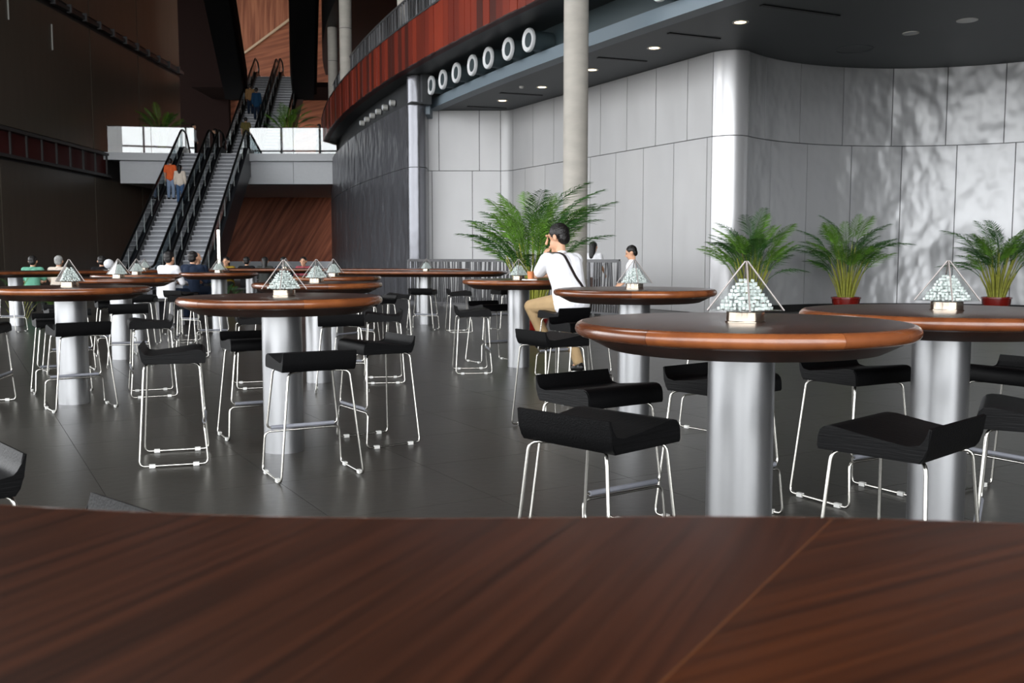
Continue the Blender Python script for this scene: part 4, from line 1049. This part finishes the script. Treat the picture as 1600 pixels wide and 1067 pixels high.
# strap hugs the back of the shirt: project each point on to it
shirt = [c for c in man.children if c.name.startswith('shirt')][0]
def on_surface(o, p, lift):
    ok, co, no, _ = o.closest_point_on_mesh(p); return co + no * lift
dense = round_path(sp, .05, 5)
obj('shoulder_strap', tube([on_surface(shirt, p, .007) for p in dense], .024, 8, flat=(1.0, .22)), M['strap'], man, 40)

def stand(label, x, y, z, face, h, top, leg, **k):
    P, s = pose_stand(h, k.pop('arm', 0.0), k.pop('walk', 0.0)); return person(label, P, s, (x, y, z), face, top, leg, **k)
def seat_person(label, x, y, face, seat, top, leg, **k):
    P, s = pose_sit(seat, k.pop('lean', .06)); return person(label, P, s, (x, y, 0), face, top, leg, **k)
stand('woman with black hair and white top carrying patterned bag behind railing', 1.85, 21.95, 0, 60, 1.66, M['shirtwhite'], M['floral'], longhair=True, skirt=True, arm=.5)
stand('boy in white shirt looking down, right of the railing', 1.98, 15.9, 0, 175, 1.49, M['shirtwhite'], M['charcoal'], nod=20, arm=.6)
# riders on the left lower escalator
def esc_pt(x, y, z, yaw, yy): return (x - math.sin(yaw) * yy, y + math.cos(yaw) * yy)
def rider(label, base, yy, off, h, top, leg, **k):
    bx, by, bz, rise = base; run = rise / math.tan(R(30)); n = int(round(rise / .2)); i = int(yy / (run / n))
    px, py = esc_pt(bx, by, 0, EY, (i + .62) * run / n); px += off
    return stand(label, px, py, bz + (i + 1) * rise / n + .003, 90 + math.degrees(EY), h, top, leg, **k)
LE = (-13.75, 35.45, 0, 6.22); UE = (-13.75, 49.2, 6.22, 6.0)
rider('man in orange shirt and pale trousers riding the lower escalator', LE, 6.45, -.24, 1.74, M['orange'], M['paleblue'])
rider('woman in cream blouse and jeans beside the orange shirt', LE, 6.1, .24, 1.64, M['cream'], M['jeans'], sleeves='long', longhair=True)
rider('rider in tan top high on the upper escalator', UE, 4.9, -.2, 1.66, M['tan'], M['navy'], sleeves='long', hair_m=M['hair'])
rider('rider in dark blue jacket high on the upper escalator', UE, 4.5, .25, 1.74, M['bluecloth'], M['navy'], sleeves='long', coat=True)
rider('person in olive top at foot of the upper escalator', UE, .9, .18, 1.66, M['olive'], M['blackcloth'])
stand('person in white shirt standing on bridge at head of escalators', -15.75, 48.2, 6.22, -10, 1.66, M['shirtwhite'], M['blackcloth'], sleeves='long')
stand('person in dark jacket standing on bridge between the escalators', -15.3, 50.2, 6.22, 200, 1.7, M['charcoal'], M['blackcloth'], sleeves='long', coat=True)
stand('person in black on bridge beside the curved wall', -9.55, 48.2, 6.22, 180, 1.66, M['blackcloth'], M['blackcloth'], walk=.7)
# people beyond the far tables; the seated ones share low benches
def bench(label, x, y, w, rz, h):
    e = empty('bench', label, 'bench', (x, y, 0), R(rz), 'low benches')
    obj('bench_seat', bevel_all(B(-w / 2, w / 2, -.2, .2, h - .06, h), .012), M['black'], e)
    for q in (-1, 1): obj('bench_leg', B(q * (w / 2 - .12) - .03, q * (w / 2 - .12) + .03, -.16, .16, 0, h - .06), M['railing'], e)
bench('dark bench under the people at far left', -10.35, 22.4, 2.6, 20, .48)
seat_person('man in green shirt at far left, back to viewer', -11.05, 22.15, 100, .48, M['green'], M['charcoal'])
seat_person('grey haired person in cream top beside the green shirt', -10.55, 22.35, 95, .48, M['cream'], M['charcoal'], hair_m=M['greyhair'])
seat_person('dark clothed person with black hair, third of the far left group', -9.65, 22.65, 110, .48, M['blackcloth'], M['charcoal'])
bench('small dark bench under the man in white below escalators', -6.5, 18.1, .5, 0, .55)
seat_person('man in white shirt with black hair below the escalators', -6.5, 18.1, 70, .55, M['shirtwhite'], M['navy'], sleeves='long')
bench('small dark bench under the suited man with black hair', -6.32, 18.95, .5, 0, .56)
seat_person('man in dark suit with black hair below the escalators', -6.32, 18.95, 80, .56, M['navy'], M['navy'], sleeves='long', coat=True)
bench('small dark bench under the bald man', -6.55, 19.9, .5, 0, .54)
seat_person('bald man in dark suit below the escalators', -6.55, 19.9, 85, .54, M['navy'], M['navy'], sleeves='long', bald=True, coat=True)
bench('long dark bench behind the longest far table', -6.5, 27.6, 4.9, 0, .46)
for x, l, m, f_, kw in [(-8.15, 'woman in mustard top facing viewer beyond longest far table', 'mustard', 265, {'longhair': True}), (-7.62, 'person in black with back turned, right of mustard top', 'blackcloth', 95, {}),
                        (-7.1, 'person in dark grey with back turned, left of navy shirt', 'charcoal', 90, {'longhair': True}), (-6.58, 'person in navy with back turned, right of dark grey one', 'navy', 80, {}), (-5.95, 'person in rose top facing viewer beyond longest far table', 'pink', 268, {})]:
    seat_person(l, x, 27.6, f_, .46, M[m], M['charcoal'], sleeves='long', **kw)
bpy.data.scenes.remove(TMP)
